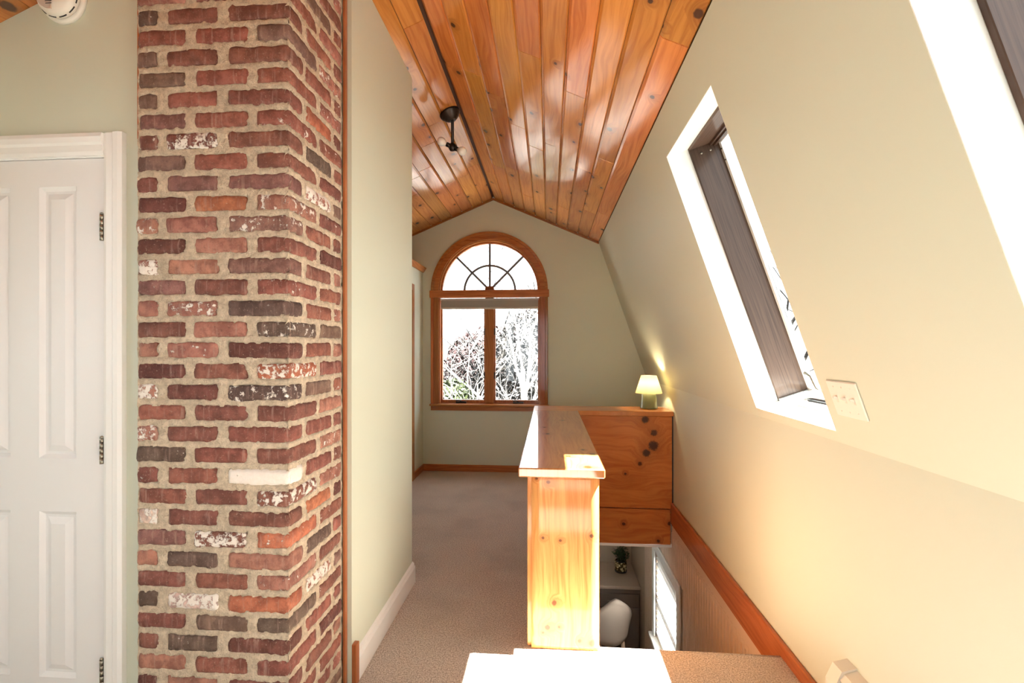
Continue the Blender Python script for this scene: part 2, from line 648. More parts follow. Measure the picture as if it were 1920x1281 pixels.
def roof_window(n, right, h, label):
    u0, u1, v0, v1 = h
    root = empty('window_%d' % n)
    root.matrix_world = slope_frame(right) @ Matrix.Translation(((u0 + u1) / 2, v0, 0))
    struct(root, label, 'window')
    w2, H = (u1 - u0) / 2, v1 - v0
    t = 0.02
    D1, D2 = 0.112, 0.30
    # white drywall returns
    e = 0.0025
    for sg in (-1, 1):
        MB().box((sg * (w2 - e), 0, 0.0004), (sg * w2, H, 0.0315)).box((sg * (w2 - e), -t, 0.0315), (sg * (w2 + t), H + t, D2)).build('drywall_return', 'reveal', root)
    MB().box((-w2 + e, H - e, 0.0004), (w2 - e, H, 0.0315)).box((-w2 + e, H - e, 0.0315), (w2 - e, H + t, D2)).build('drywall_return', 'reveal', root)
    MB().box((-w2 + e, 0, 0.0004), (w2 - e, e, 0.0315)).box((-w2 + e, -t, 0.0315), (w2 - e, e, D2)).build('drywall_return', 'reveal', root)
    w2 -= e
    # dark wooden frame
    f = 0.016
    for sg in (-1, 1):
        MB().bbox((sg * w2, 0, D1), (sg * (w2 - f), H, D2 - 0.012), 0.002).build('jamb', 'dark_wood', root)
    MB().bbox((-w2 + f, H - f, D1), (w2 - f, H, D2 - 0.012), 0.002).build('frame_head', 'dark_wood_x', root)
    MB().bbox((-w2 + f, 0, D1), (w2 - f, f, D2 - 0.012), 0.002).build('frame_sill', 'sash_alu', root)
    # stop mouldings under the head
    for k, (za, zb, hh) in enumerate(((0.215, 0.228, 0.012), (0.235, 0.250, 0.020))):
        MB().box((-w2 + f, H - f - hh, za), (w2 - f, H - f, zb)).build('stop_moulding', 'dark_wood_x', root)
    # sash and pane
    sb = 0.022
    zs0, zs1 = 0.262, 0.287
    sash = MB()
    i0, i1, j0, j1 = -w2 + f, w2 - f, f, H - f
    sash.box((i0, j0, zs0), (i0 + sb, j1, zs1)).box((i1 - sb, j0, zs0), (i1, j1, zs1))
    sash.box((i0 + sb, j0, zs0), (i1 - sb, j0 + sb, zs1)).box((i0 + sb, j1 - sb, zs0), (i1 - sb, j1, zs1))
    so = sash.build('sash', 'sash_alu', root)
    MB().box((i0 + sb, j0 + sb, 0.272), (i1 - sb, j1 - sb, 0.277)).build('pane', 'glass', so)
    for k in (0.03, 0.09):
        MB().lathe([(0.004, 0), (0.004, 0.003), (0.001, 0.004)], 10).build('screw', 'black', so, (w2 - f - sb / 2, H - f - 0.02 - k, zs0 - 0.001), (pi, 0, 0))
        MB().lathe([(0.006, 0), (0.006, 0.002), (0.002, 0.004)], 10).build('screw', 'nickel', root, (w2 - f - 0.0005, H - 0.05, 0.14 + k * 0.8), (0, -pi / 2, 0))
    # crank operator on the sill
    op = MB().bbox((-0.17, f, 0.165), (0.17, f + 0.028, 0.235), 0.008).build('operator', 'sash_alu', root)
    MB().box((-0.18, f, 0.150), (0.12, f + 0.008, 0.166)).build('operator_slot', 'black', op)
    MB().box((-0.2, f, 0.16), (-0.172, f + 0.024, 0.185)).build('operator_clip', 'bronze', op)
    MB().tube([(0.06, f + 0.026, 0.20), (0.09, f + 0.05, 0.19), (0.10, f + 0.11, 0.19), (0.13, f + 0.125, 0.185)], [0.007, 0.006, 0.006, 0.008], 8).build('crank_handle', 'nickel', op)
    return root


roof_window(1, True, W1, 'tall roof window with dark wood lining in the sloped wall')
roof_window(2, True, W2, 'roof window beyond the triple switch with wide white return')
roof_window(5, True, W3, 'added unseen roof window farther back along the sloped wall')  # added behind the viewer to let in more daylight
roof_window(6, False, L1, 'added unseen roof window in the opposite slope near the panel door')  # out of view, added as fill daylight from the other side
roof_window(7, False, L2, 'added unseen roof window in the opposite slope farther back')  # second added opening in this slope, also for fill daylight

# ------------------------------------------------------------------ upright walls
m = MB()
m.box((KNX, YR, -0.30), (KNX + 0.08, YF, KNZ))
o = m.build('wall_knee_right', 'paint')
struct(o, 'low upright cream wall below the roof windows', 'wall')
o = MB().box((KNL - 0.08, YR, -0.30), (KNL, YF, KNZ)).build('wall_knee_left', 'paint')
struct(o, 'low upright wall under the opposite slope', 'wall')

# rear wall with a broad unseen window, added to brighten the room
WRX0, WRX1, WRZ0, WRZ1 = -1.75, 0.45, 0.35, 2.3
m = MB()
m.box((KNL - 0.1, YR - 0.12, -0.3), (WRX0, YR, 3.3)).box((WRX1, YR - 0.12, -0.3), (KNX + 0.15, YR, 3.3))
m.box((WRX0, YR - 0.12, -0.3), (WRX1, YR, WRZ0)).box((WRX0, YR - 0.12, WRZ1), (WRX1, YR, 3.3))
struct(m.build('wall_rear', 'paint'), 'rear gable wall behind the viewer', 'wall')
wr = empty('window_8', ((WRX0 + WRX1) / 2, YR - 0.06, WRZ0), label='added broad three part window in the unseen rear gable', cat='window', kind='structure')
hw, hh = (WRX1 - WRX0) / 2, WRZ1 - WRZ0
m = MB()
m.box((-hw, -0.05, 0), (-hw + 0.05, 0.05, hh)).box((hw - 0.05, -0.05, 0), (hw, 0.05, hh))
m.box((-hw + 0.05, -0.05, 0), (hw - 0.05, 0.05, 0.05)).box((-hw + 0.05, -0.05, hh - 0.05), (hw - 0.05, 0.05, hh))
m.build('frame', 'trim_x', wr)
for x in (-hw / 3, hw / 3):
    MB().box((x - 0.025, -0.04, 0.05), (x + 0.025, 0.04, hh - 0.05)).build('mullion', 'trim_z', wr)
xs = [-hw + 0.05, -hw / 3, hw / 3, hw - 0.05]
for i in range(3):
    MB().box((xs[i] + (0.025 if i else 0), -0.003, 0.05), (xs[i + 1] - (0.025 if i < 2 else 0), 0.003, hh - 0.05)).build('pane', 'glass', wr)

# corridor wall on the left, its return, the door wall
m = MB()
x0, x1 = XLW - 0.115, XLW
m.prism([(x0, -0.0), (x1, -0.0), (x1, ceil_z(x1) - 0.002), (x0, ceil_z(x0) - 0.002)], 1, CHB + 0.02, YLE)
struct(m.build('wall_left', 'paint'), 'pale sage corridor wall beside the brick chimney', 'wall')
m = MB()
m.prism([(KNL, 0), (x0, 0), (x0, ceil_z(x0) - 0.002), (KL, KLZ - 0.002), (KNL, KNZ)], 1, YLE - 0.115, YLE)
struct(m.build('wall_left_return', 'paint'), 'sage wall turning away behind the corridor wall end', 'wall')
DX0, DX1, DZ1 = -2.142, -1.520, 2.06     # door opening
m = MB()
X0 = CHL + 0.02
m.prism([(DX1, 0), (X0, 0), (X0, ceil_z(X0) - 0.002), (DX1, ceil_z(DX1) - 0.002)], 1, YD, YD + 0.115)
zk = lambda x: KLZ - (KL - x) / S if x < KL else ceil_z(x)
m.prism([(DX0, DZ1), (DX1, DZ1), (DX1, ceil_z(DX1) - 0.002), (KL, KLZ - 0.002), (DX0, zk(DX0) - 0.002)], 1, YD, YD + 0.115)
m.prism([(KNL, 0), (DX0, 0), (DX0, zk(DX0) - 0.002), (KNL, KNZ)], 1, YD, YD + 0.115)
struct(m.build('wall_door', 'paint'), 'sage green wall holding the white panel door', 'wall')

# far gable wall with an arched hole
AX, AR = -0.678, 0.60       # arch centre and rough opening radius
AZ = 2.02                    # spring line
SZ = 0.745                   # bottom of rough opening
bm = bmesh.new()
outer = [(KNL - 0.1, -0.3), (KNX + 0.15, -0.3), (KNX + 0.15, 3.3), (KNL - 0.1, 3.3)]
inner = [(AX - AR, SZ), (AX + AR, SZ)] + [(AX + AR * math.cos(pi * i / 36), AZ + AR * math.sin(pi * i / 36)) for i in range(37)]
es = []
for loop in (outer, inner):
    vv = [bm.verts.new((x, YF, z)) for x, z in loop]
    for i in range(len(vv)):
        es.append(bm.edges.new((vv[i], vv[(i + 1) % len(vv)])))
bmesh.ops.triangle_fill(bm, use_beauty=True, edges=es, normal=(0, -1, 0))
r = bmesh.ops.extrude_face_region(bm, geom=list(bm.faces))
for e in r['geom']:
    if isinstance(e, bmesh.types.BMVert):
        e.co.y += 0.14
bmesh.ops.recalc_face_normals(bm, faces=bm.faces)
me = bpy.data.meshes.new('wall_far')
bm.to_mesh(me)
bm.free()
me.materials.append(M['paint'])
wf = bpy.data.objects.new('wall_far', me)
COL.objects.link(wf)
struct(wf, 'grey sage far gable wall with arched window', 'wall')

# closet box on the left of the far room
CX, CZ = -1.44, 2.235
m = MB()
DY0, DY1, DH = 4.0, 4.86, 2.0
m.box((CX - 0.1, YLE, 0), (CX, DY0, CZ)).box((CX - 0.1, DY1, 0), (CX, YF, CZ)).box((CX - 0.1, DY0, DH), (CX, DY1, CZ))
m.box((KNL + 0.2, YLE, CZ), (CX, YF, CZ + 0.02))
struct(m.build('wall_closet', 'paint'), 'pale closet front wall left of the arched window', 'wall')
m = MB()
m.prism([(CX - 0.06, CZ + 0.02), (CX + 0.012, CZ + 0.02), (CX + 0.03, CZ + 0.045), (CX + 0.045, CZ + 0.07), (CX - 0.06, CZ + 0.07)], 1, YLE + 0.002, YF - 0.002)
struct(m.build('trim_1', 'trim'), 'stained wood crown along the top of the closet wall', 'trim')
d2 = empty('door_2', (CX, (DY0 + DY1) / 2, 0), label='closet door with stained casing beside the arched window wall', cat='door', kind='structure')
hy = (DY1 - DY0) / 2
MB().box((-0.06, -hy, 0.01), (-0.03, hy, DH)).build('leaf', 'door_white', d2)
for sg in (-1, 1):
    MB().bbox((0, sg * hy, 0), (0.018, sg * (hy + 0.07), DH + 0.07), 0.004).build('casing', 'trim_z', d2)
MB().bbox((0, -hy, DH), (0.018, hy, DH + 0.07), 0.004).build('casing', 'trim', d2)
MB().lathe([(0.012, 0), (0.012, 0.03), (0.026, 0.045), (0.026, 0.06), (0.01, 0.068)], 16).build('knob', 'nickel', d2, (-0.03, -hy + 0.07, 0.95), (0, pi / 2, 0))

# ------------------------------------------------------------------ skirting and trims
m = MB()
bt = 0.018
prof = [(XLW, 0), (XLW + bt, 0), (XLW + bt, 0.092), (XLW + bt * 0.55, 0.104), (XLW + bt * 0.55, 0.112), (XLW, 0.122)]
m.prism(prof, 1, CHB + 0.055, YLE + 0.012)
struct(m.build('baseboard_left', 'white_paint'), 'white moulded baseboard along the corridor wall', 'baseboard')
m = MB().bbox((XLW, CHB + 0.02, 0), (XLW + 0.02, CHB + 0.052, 0.17), 0.002)
struct(m.build('trim_2', 'trim_z'), 'short stained wood plinth block by the chimney foot', 'trim')
m = MB().bbox((CHX + 0.002, CHB - 0.004, 0), (CHX + 0.013, CHB + 0.018, ceil_z(XLW) - 0.01), 0.002)
struct(m.build('trim_3', 'trim_z'), 'thin upright stained strip between chimney and wall', 'trim')
m = MB().bbox((CHL - 0.009, CHF + 0.010, 2.1), (CHL - 0.001, YD, ceil_z(CHL) - 0.01), 0.002)
struct(m.build('trim_4', 'trim_z'), 'thin upright strip between door wall and chimney', 'trim')
m = MB().bbox((CX, YF - 0.016, 0), (KNX, YF, 0.075), 0.004)
struct(m.build('baseboard_far', 'trim_x'), 'stained wood baseboard under the arched window', 'baseboard')
m = MB()
m.bbox((CX, DY1 + 0.07, 0), (CX + 0.016, YF - 0.016, 0.075), 0.004)
struct(m.build('baseboard_closet', 'trim'), 'stained wood baseboard at the closet wall foot', 'baseboard')
m = MB().bbox((KNX - 0.024, 0.0, -0.125), (KNX, SWY1 - 0.002, 0.058), 0.005)
struct(m.build('baseboard_right', 'trim'), 'long stained wood skirting running down beside the stairwell', 'baseboard')
for k, (xa, xb, nm) in enumerate(((RX, KR, 'right'), (KL + 0.02, RX, 'left'))):
    m = MB()
    za, zb = ceil_z(xa), ceil_z(xb)
    n = len(m.v)
    for y in (YF - 0.018, YF):
        for (x, z) in ((xa, za - 0.022), (xb, zb - 0.022), (xb, zb - 0.001), (xa, za - 0.001)):
            m.v.append((x, y, z))
    for q in ((0, 1, 2, 3), (7, 6, 5, 4), (0, 4, 5, 1), (1, 5, 6, 2), (2, 6, 7, 3), (3, 7, 4, 0)):
        m.face(q)
    struct(m.build('trim_%d' % (5 + k), 'trim_x'), 'slim stained moulding under the %s ceiling slope at the far wall' % nm, 'trim')

# ------------------------------------------------------------------ white panel door
d1 = empty('door_1', (DX1, YD, 0), label='white four panel door with dark hinges beside the brick chimney', cat='door', kind='structure')
DW = DX1 - DX0 - 0.012
dl = empty('leaf', (0, 0, 0))
dl.parent = d1
# leaf: stiles, rails and raised panels as one moulded slab
m = MB()
yf, yb = 0.003, 0.038
zt = DZ1 - 0.006
st, pw = 0.110, 0.0
xr = -0.006
xl = xr - DW
mid = (xl + xr) / 2
cols = [(xl + st, mid - 0.055), (mid + 0.055, xr - st)]
rows = [(0.251, 0.829), (1.015, zt - 0.094)]
m.box((xl, yf + 0.012, 0.012), (xr, yb, zt))
for a, b in ((xl, xl + st), (mid - 0.055, mid + 0.055), (xr - st, xr)):
    m.box((a, yf, 0.012), (b, yf + 0.012, zt))
for a, b in ((0.012, 0.251), (0.829, 1.015), (zt - 0.094, zt)):
    for c in cols:
        m.box((c[0], yf, a), (c[1], yf + 0.012, b))
slab = m.build('slab', 'door_white', d1)
dl.name = 'unused'
bpy.data.objects.remove(dl)
for c in cols:
    for rr in rows:
        m = MB()
        n = 0
        rings = [(0.0, yf + 0.001), (0.013, yf + 0.0115), (0.022, yf + 0.0115), (0.044, yf + 0.002), (0.047, yf + 0.002)]
        for ins, y in rings:
            m.v += [(c[0] + ins, y, rr[0] + ins), (c[1] - ins, y, rr[0] + ins), (c[1] - ins, y, rr[1] - ins), (c[0] + ins, y, rr[1] - ins)]
        for i in range(len(rings) - 1):
            for k in range(4):
                k2 = (k + 1) % 4
                m.face((i * 4 + k, i * 4 + k2, i * 4 + 4 + k2, i * 4 + 4 + k))
        q = (len(rings) - 1) * 4
        m.face((q, q + 1, q + 2, q + 3))
        m.build('panel', 'door_white', slab)
# casing with stepped profile
cw = 0.074
for nm, ax in (('right', 0), ('left', 1)):
    sg, xx = (1, 0.0) if nm == 'right' else (-1, xl - 0.006)
    m = MB()
    pf = [(0, 0), (0, -0.010), (0.012, -0.014), (0.034, -0.014), (0.042, -0.020), (0.060, -0.022), (cw, -0.018), (cw, 0)]
    m.prism([(xx + sg * p, q) for p, q in pf], 2, 0, DZ1 + cw)
    m.build('casing', 'white_paint', d1)
m = MB()
m.prism([(q, DZ1 + p) for p, q in pf], 0, xl - 0.006 + 0.0005, -0.0005)
m.build('casing', 'white_paint', d1)
m = MB()
m.box((-0.004, 0.0, 0), (0.012, 0.115, DZ1)).box((xl - 0.012, 0, 0), (xl - 0.002, 0.115, DZ1)).box((xl - 0.012, 0, DZ1 - 0.004), (0.012, 0.115, DZ1 + 0.012))
m.build('jamb', 'white_paint', d1)
for z in (1.813, 1.046, 0.284):
    h = MB()
    for k in range(5):
        h.lathe([(0.0065, 0), (0.0065, 0.0165)], 12, (0, 0, -0.045 + k * 0.018))
    h.lathe([(0.0065, 0), (0.004, 0.004), (0.001, 0.006)], 12, (0, 0, 0.0455))
    ho = h.build('hinge', 'nickel', d1, (-0.011, -0.0065, z))
    MB().box((-0.014, 0.007, -0.045), (-0.004, 0.0093, 0.045)).build('hinge_leaf', 'nickel', ho)
kb = MB().lathe([(0.030, 0), (0.030, 0.006), (0.011, 0.010), (0.011, 0.035), (0.026, 0.045), (0.028, 0.058), (0.014, 0.066)], 20)
kb.build('knob', 'nickel', d1, (xl + 0.06, yf, 0.96), (pi / 2, 0, 0))

# ------------------------------------------------------------------ brick chimney
ch = empty('brick_chimney', (CHX, CHF, 0), label='old red brick chimney with thick sandy mortar and white flecks', cat='chimney')
JR = 0.018
m = MB()
cx0, cx1, cy0, cy1 = CHL + JR, CHX - JR, CHF + JR, CHB
m.prism([(cx0 - CHX, 0), (cx1 - CHX, 0), (cx1 - CHX, ceil_z(cx1) - 0.003), (cx0 - CHX, ceil_z(cx0) - 0.003)], 1, cy0 - CHF, cy1 - CHF)
mo = m.build('mortar_core', 'mortar', ch)


def brick_mesh(lx, ly, lz, seed):
    """rough edged brick, corner (front right) at origin, spanning -x, +y, z centred"""
    bm = bmesh.new()
    bmesh.ops.create_cube(bm, size=1)
    nx = 13 if lx > 0.12 else 6
    ny = 10 if ly > 0.12 else 4
    ex = [e for e in bm.edges if abs((e.verts[0].co - e.verts[1].co).x) > 0.5]
    bmesh.ops.subdivide_edges(bm, edges=ex, cuts=nx, use_grid_fill=True)
    ey = [e for e in bm.edges if abs((e.verts[0].co - e.verts[1].co).y) > 0.5]
    bmesh.ops.subdivide_edges(bm, edges=ey, cuts=ny, use_grid_fill=True)
    ez = [e for e in bm.edges if abs((e.verts[0].co - e.verts[1].co).z) > 0.5]
    bmesh.ops.subdivide_edges(bm, edges=ez, cuts=3, use_grid_fill=True)
    for v in bm.verts:
        x, y, z = v.co
        q = Vector(((x - 0.5) * lx, (y + 0.5) * ly, z * lz))
        on = (abs(abs(x) - 0.5) < 1e-4) + (abs(abs(y) - 0.5) < 1e-4) + (abs(abs(z) - 0.5) < 1e-4)
        c = Vector((-lx / 2, ly / 2, 0))
        dv = Vector((math.copysign(1, x) if abs(abs(x) - .5) < 1e-4 else 0, math.copysign(1, y) if abs(abs(y) - .5) < 1e-4 else 0, math.copysign(1, z) if abs(abs(z) - .5) < 1e-4 else 0))
        if on >= 2:
            q -= dv * (0.0035 if on == 2 else 0.005)
        nv = noise.noise_vector(q * 60 + Vector((seed * 13.1, seed * 7.7, 0))) * 0.0042
        nv += noise.noise_vector(q * 18 + Vector((seed * 3.1, 5, seed))) * 0.0045
        nv.y *= 0.5
        nv.x *= 0.8
        q += nv
        q.z = max(-lz / 2 - 0.002, min(lz / 2 + 0.002, q.z))
        v.co = q
    me = bpy.data.meshes.new('brick')
    bmesh.ops.recalc_face_normals(bm, faces=bm.faces)
    for f in bm.faces:
        f.smooth = True
    bm.to_mesh(me)
    bm.free()
    me.materials.append(M['brick'])
    return me


HZ = 0.0555
PITCH = 0.0692
pool = {}


def get_brick(key, lx, ly):
    k = (key, rnd.randrange(5))
    if k not in pool:
        pool[k] = brick_mesh(lx, ly, HZ, len(pool) + 1)
    return pool[k]


TONE = {'R': (0.215, 0.083, 0.064), 'r': (0.14, 0.05, 0.04), 'M': (0.27, 0.10, 0.074), 'O': (0.45, 0.16, 0.085), 'P': (0.37, 0.17, 0.13),
        'G': (0.20, 0.125, 0.10), 'D': (0.12, 0.08, 0.065), 'V': (0.23, 0.115, 0.10), 'W': (0.78, 0.74, 0.68), 'K': (0.68, 0.52, 0.48)}
# rows from the top of the picture down; tone and chip of three front bricks
ROWS = ['D3 R1 R0', 'M1 M0 G2', 'G3 R0 R0', 'G1 M0 M0', 'G0 M0 R2', 'V1 M0 M3', 'R3 R5 R0', 'G1 M0 R1', 'R0 V0 V2', 'r1 O1 P4',
        'P4 P1 V4', 'r0 P0 R0', 'P6 P0 V1', 'V2 R0 M3', 'P1 P4 D2', 'R0 P0 D4', 'P3 P3 r1', 'r0 R1 O5', 'P6 r1 D4', 'M1 R1 R1',
        'P5 R2 M1', 'D2 M1 R2', 'R3 M1 W9', 'M1 R2 R5', 'K5 R1 R0', 'V0 R5 O3', 'P1 D1 P1', 'R1 M1 P3', 'D1 K6 O0', 'R0 G0 D1', 'R1 D2 r0', 'P1 M1 M2']
SIDE = ['M1', 'R0', 'M3', 'P4', 'P6', 'G2', 'M1', 'R3', 'M2', 'P3', 'M0', 'R1', 'O1', 'r1', 'G2', 'M3', 'R0', 'P2', 'D1', 'M1']
zrow1 = 1.4 + (652 - 24.8) / 571.0
nb = 0


def put_brick(key, lx, ly, x, y, z, code):
    me_ = get_brick(key, lx, ly)
    o = bpy.data.objects.new('brick', me_)
    COL.objects.link(o)
    o.parent = ch
    out = rnd.uniform(-0.0015, 0.0025)
    o.location = (x - CHX + (out if x > CHX - 0.01 else 0), y - CHF - (out if y < CHF + 0.01 else 0), z + rnd.uniform(-0.0015, 0.0015))
    o.rotation_euler = (rnd.uniform(-.006, .006), rnd.uniform(-.008, .008), rnd.uniform(-.004, .004))
    t = TONE[code[0]]
    j = rnd.uniform(0.88, 1.12)
    o.color = (t[0] * j, t[1] * j * rnd.uniform(.94, 1.06), t[2] * j, 1)
    o['chip'] = int(code[1]) / 9.0
    return o


rects_f, rects_s = {}, {}
k = -8
while True:
    z = zrow1 - k * PITCH
    if z - HZ / 2 < 0.003:
        break
    if z + HZ / 2 < ceil_z(CHL) - 0.006 or z + HZ / 2 < ceil_z(CHX) - 0.01:
        codes = ROWS[k].split() if 0 <= k < len(ROWS) else [rnd.choice('RMGPRMr') + str(rnd.randrange(3)) for _ in range(3)]
        sA, sB = SIDE[(k * 3) % len(SIDE)], SIDE[(k * 3 + 1) % len(SIDE)]
        odd = k % 2 == 0
        if odd:
            fr = [('a1', 0.075, 0.10, CHL + 0.075), ('a2', 0.182, 0.10, CHL + 0.285)]
            cor = ('a3', 0.21, 0.098)
            sides = [('s1', 0.10, 0.192, CHF + 0.118), ('s2', 0.10, 0.072, CHF + 0.330)]
        else:
            fr = [('b1', 0.172, 0.10, CHL + 0.172), ('b2', 0.184, 0.10, CHL + 0.386)]
            cor = ('b3', 0.112, 0.196)
            sides = [('s3', 0.10, 0.185, CHF + 0.216)]
        rects_f[k] = [(xr_ - lx, xr_) for _, lx, _, xr_ in fr] + [(CHX - cor[1], CHX + 0.02)]
        rects_s[k] = [(CHF - 0.02, CHF + cor[2])] + [(yy, yy + ly) for _, _, ly, yy in sides]
        for q, (kk, lx, ly, xr_) in enumerate(fr):
            if z + HZ / 2 < ceil_z(xr_ - lx) - 0.008:
                put_brick(kk, lx, ly, xr_ + rnd.uniform(-.004, .004), CHF, z, codes[q])
        put_brick(cor[0], cor[1], cor[2], CHX, CHF, z, codes[2])
        for q, (kk, lx, ly, yy) in enumerate(sides):
            put_brick(kk, lx, ly, CHX, yy, z, (sA, sB)[q])
    k += 1



def joint_skin():
    """rough mortar of the joints: bulges and smears a little over the brick edges, drops back behind the bricks"""
    mm = MB()
    st_x, st_z = 0.0058, 0.0056

    def sheet(a0, a1, rects, pos, topz, seed):
        na_ = int((a1 - a0) / st_x)
        n0 = len(mm.v)
        zt_ = max(topz(a0), topz(a1)) - 0.01
        nz_ = int(zt_ / st_z)
        for j in range(nz_ + 1):
            z_ = zt_ * j / nz_
            kk_ = round((zrow1 - z_) / PITCH)
            dz_ = HZ / 2 - abs(z_ - (zrow1 - kk_ * PITCH))
            for i in range(na_ + 1):
                a_ = a0 + (a1 - a0) * i / na_
                ins = -1.0
                for r0, r1 in rects.get(kk_, ()):
                    ins = max(ins, min(a_ - r0, r1 - a_, dz_))
                p_ = Vector((a_ * 1.0, z_, seed))
                d_ = 0.0026 + 0.0048 * noise.noise(p_ * 34) + 0.0034 * noise.noise(p_ * 95) + 0.002 * noise.noise(p_ * 9)
                lim = 0.0045 + 0.006 * noise.noise(p_ * 48 + Vector((9, 3, 0)))
                if ins > lim:
                    d_ += min(0.012, (ins - lim) * 3.0)
                zz = min(z_, topz(a_) - 0.004)
                mm.v.append(pos(a_, d_, zz))
        for j in range(nz_):
            for i in range(na_):
                q = n0 + j * (na_ + 1) + i
                mm.face((q, q + 1, q + na_ + 2, q + na_ + 1), True)
    sheet(CHL + 0.002, CHX - 0.001, rects_f, lambda a_, d_, z_: (a_ - CHX, d_, z_), lambda a_: ceil_z(a_), 0.0)
    sheet(CHF + 0.001, CHB, rects_s, lambda a_, d_, z_: (-d_, a_ - CHF, z_), lambda a_: ceil_z(CHX), 5.0)
    return mm


joint_skin().build('mortar_joints', 'mortar', ch)

# ------------------------------------------------------------------ arched window
wy = YF
w3 = empty('window_3', (AX, wy, SZ), label='arched window with fanlight over two casements in stained wood', cat='window', kind='structure')
zs = AZ - SZ                     # spring line in local z
CI, CO = 0.575, 0.662            # casing inner / outer half width
HH = zs
m = MB()
m.arc_bar(0, zs + 0.022, CI, CO - 0.03, -0.022, 0.0).build('arch_casing', 'trim_x', w3)
MB().arc_bar(0, zs + 0.022, CO - 0.03, CO, -0.034, 0.0).build('arch_backband', 'trim_x', w3)
for sg in (-1, 1):
    c = MB().bbox((sg * CI, -0.022, 0.0), (sg * (CO - 0.028), 0, zs - 0.022), 0.003).build('side_casing', 'trim_z', w3)
    MB().bbox((sg * (CO - 0.03), -0.034, 0.0), (sg * CO, 0, zs - 0.022), 0.004).build('backband', 'trim_z', c)
MB().bbox((-CO - 0.012, -0.044, zs - 0.055), (CO + 0.012, 0.05, zs + 0.028), 0.005).build('transom_board', 'trim_x', w3)
MB().prism([(-0.038, 0.0), (-0.022, 0.022), (-0.022, -0.03), (-0.036, -0.046), (-0.046, -0.046), (-0.046, 0.0)], 0, -CO + 0.0, CO).build('apron', 'trim_x', w3, (0, 0.02, -0.01))
MB().bbox((-CO - 0.012, -0.055, -0.004), (CO + 0.012, 0.02, 0.018), 0.005).build('sill', 'trim_x', w3)
# jamb lining, lit from outside
MB().arc_bar(0, zs + 0.022, CI - 0.012, AR - 0.001, 0.0, 0.14).build('arch_lining', 'trim_x', w3)
for sg in (-1, 1):
    MB().box((sg * (CI - 0.012), 0.0, 0.018), (sg * (AR - 0.001), 0.14, zs - 0.055)).build('jamb_lining', 'trim_z', w3)
MB().box((-CI + 0.012, 0.02, 0.001), (CI - 0.012, 0.14, 0.022)).build('sill_lining', 'trim_x', w3)
# fanlight sash
MB().arc_bar(0, zs + 0.022, CI - 0.032, CI - 0.012, 0.045, 0.095).build('fan_sash', 'trim_x', w3)
MB().box((-CI + 0.032, 0.0505, zs + 0.0225), (CI - 0.032, 0.095, zs + 0.034)).build('fan_sash_foot', 'trim_x', w3)
g = MB()
R_ = CI - 0.032
pts = [(R_ * math.cos(pi * i / 32), R_ * math.sin(pi * i / 32) + zs + 0.022) for i in range(33)]
g.prism(pts, 1, 0.068, 0.073)
g.build('fan_pane', 'glass', w3)
cz = zs + 0.034
for a in (pi / 4, pi / 2, 3 * pi / 4):
    n0 = Vector((math.cos(a), 0, math.sin(a)))
    p0, p1 = n0 * 0.04, n0 * (R_ - 0.002)
    s_ = Vector((-math.sin(a), 0, math.cos(a))) * 0.0125
    b = MB()
    for y in (0.058, 0.067):
        for p in (p0 - s_, p1 - s_, p1 + s_, p0 + s_):
            b.v.append((p.x, y, p.z + cz))
    for q in ((0, 1, 2, 3), (7, 6, 5, 4), (0, 4, 5, 1), (1, 5, 6, 2), (2, 6, 7, 3), (3, 7, 4, 0)):
        b.face(q)
    b.build('fan_spoke', 'came', w3)
MB().arc_bar(0, cz - 0.01, 0.280, 0.304, 0.056, 0.066, seg=32).build('fan_ring', 'came', w3)
hb = MB()
hp = [(0.052, 0.0), (0.052, 0.032), (0.036, 0.056), (-0.036, 0.056), (-0.052, 0.032), (-0.052, 0.0)]
hb.prism(hp, 1, 0.04, 0.066)
hb.build('fan_hub', 'trim_x', w3, (0, 0, zs + 0.022))
# casement sashes
zt_ = zs - 0.055
MB().bbox((-0.05, 0.03, 0.022), (0.05, 0.14, zt_), 0.004).build('mullion', 'trim_z', w3)
for sg in (-1, 1):
    xa, xb = (0.051, CI - 0.013) if sg > 0 else (-CI + 0.013, -0.051)
    s2 = MB()
    b = 0.014
    s2.box((xa, 0.06, 0.023), (xa + b, 0.10, zt_ - 0.001)).box((xb - b, 0.06, 0.023), (xb, 0.10, zt_ - 0.001))
    s2.box((xa + b, 0.06, 0.023), (xb - b, 0.10, 0.023 + 0.035)).box((xa + b, 0.06, zt_ - 0.036), (xb - b, 0.10, zt_ - 0.001))
    so = s2.build('casement_sash', 'trim_z', w3)
    MB().box((xa + b, 0.078, 0.058), (xb - b, 0.083, zt_ - 0.036)).build('pane', 'glass', so)
    xm = (xa + xb) / 2 + 0.02 * sg
    op = MB().bbox((xm - 0.06, 0.028, 0.0225), (xm + 0.06, 0.058, 0.040), 0.004).build('crank_base', 'bronze', w3)
    MB().tube([(xm, 0.03, 0.038), (xm - 0.01, 0.018, 0.055), (xm - 0.03, 0.012, 0.058), (xm - 0.055, 0.012, 0.05)], 0.006, 8).build('crank_handle', 'bronze', op)
    for z in (0.30, 0.80):
        MB().bbox((sg * 0.051, 0.048, z), (sg * 0.066, 0.0595, z + 0.075), 0.002).build('sash_lock', 'bronze', w3)
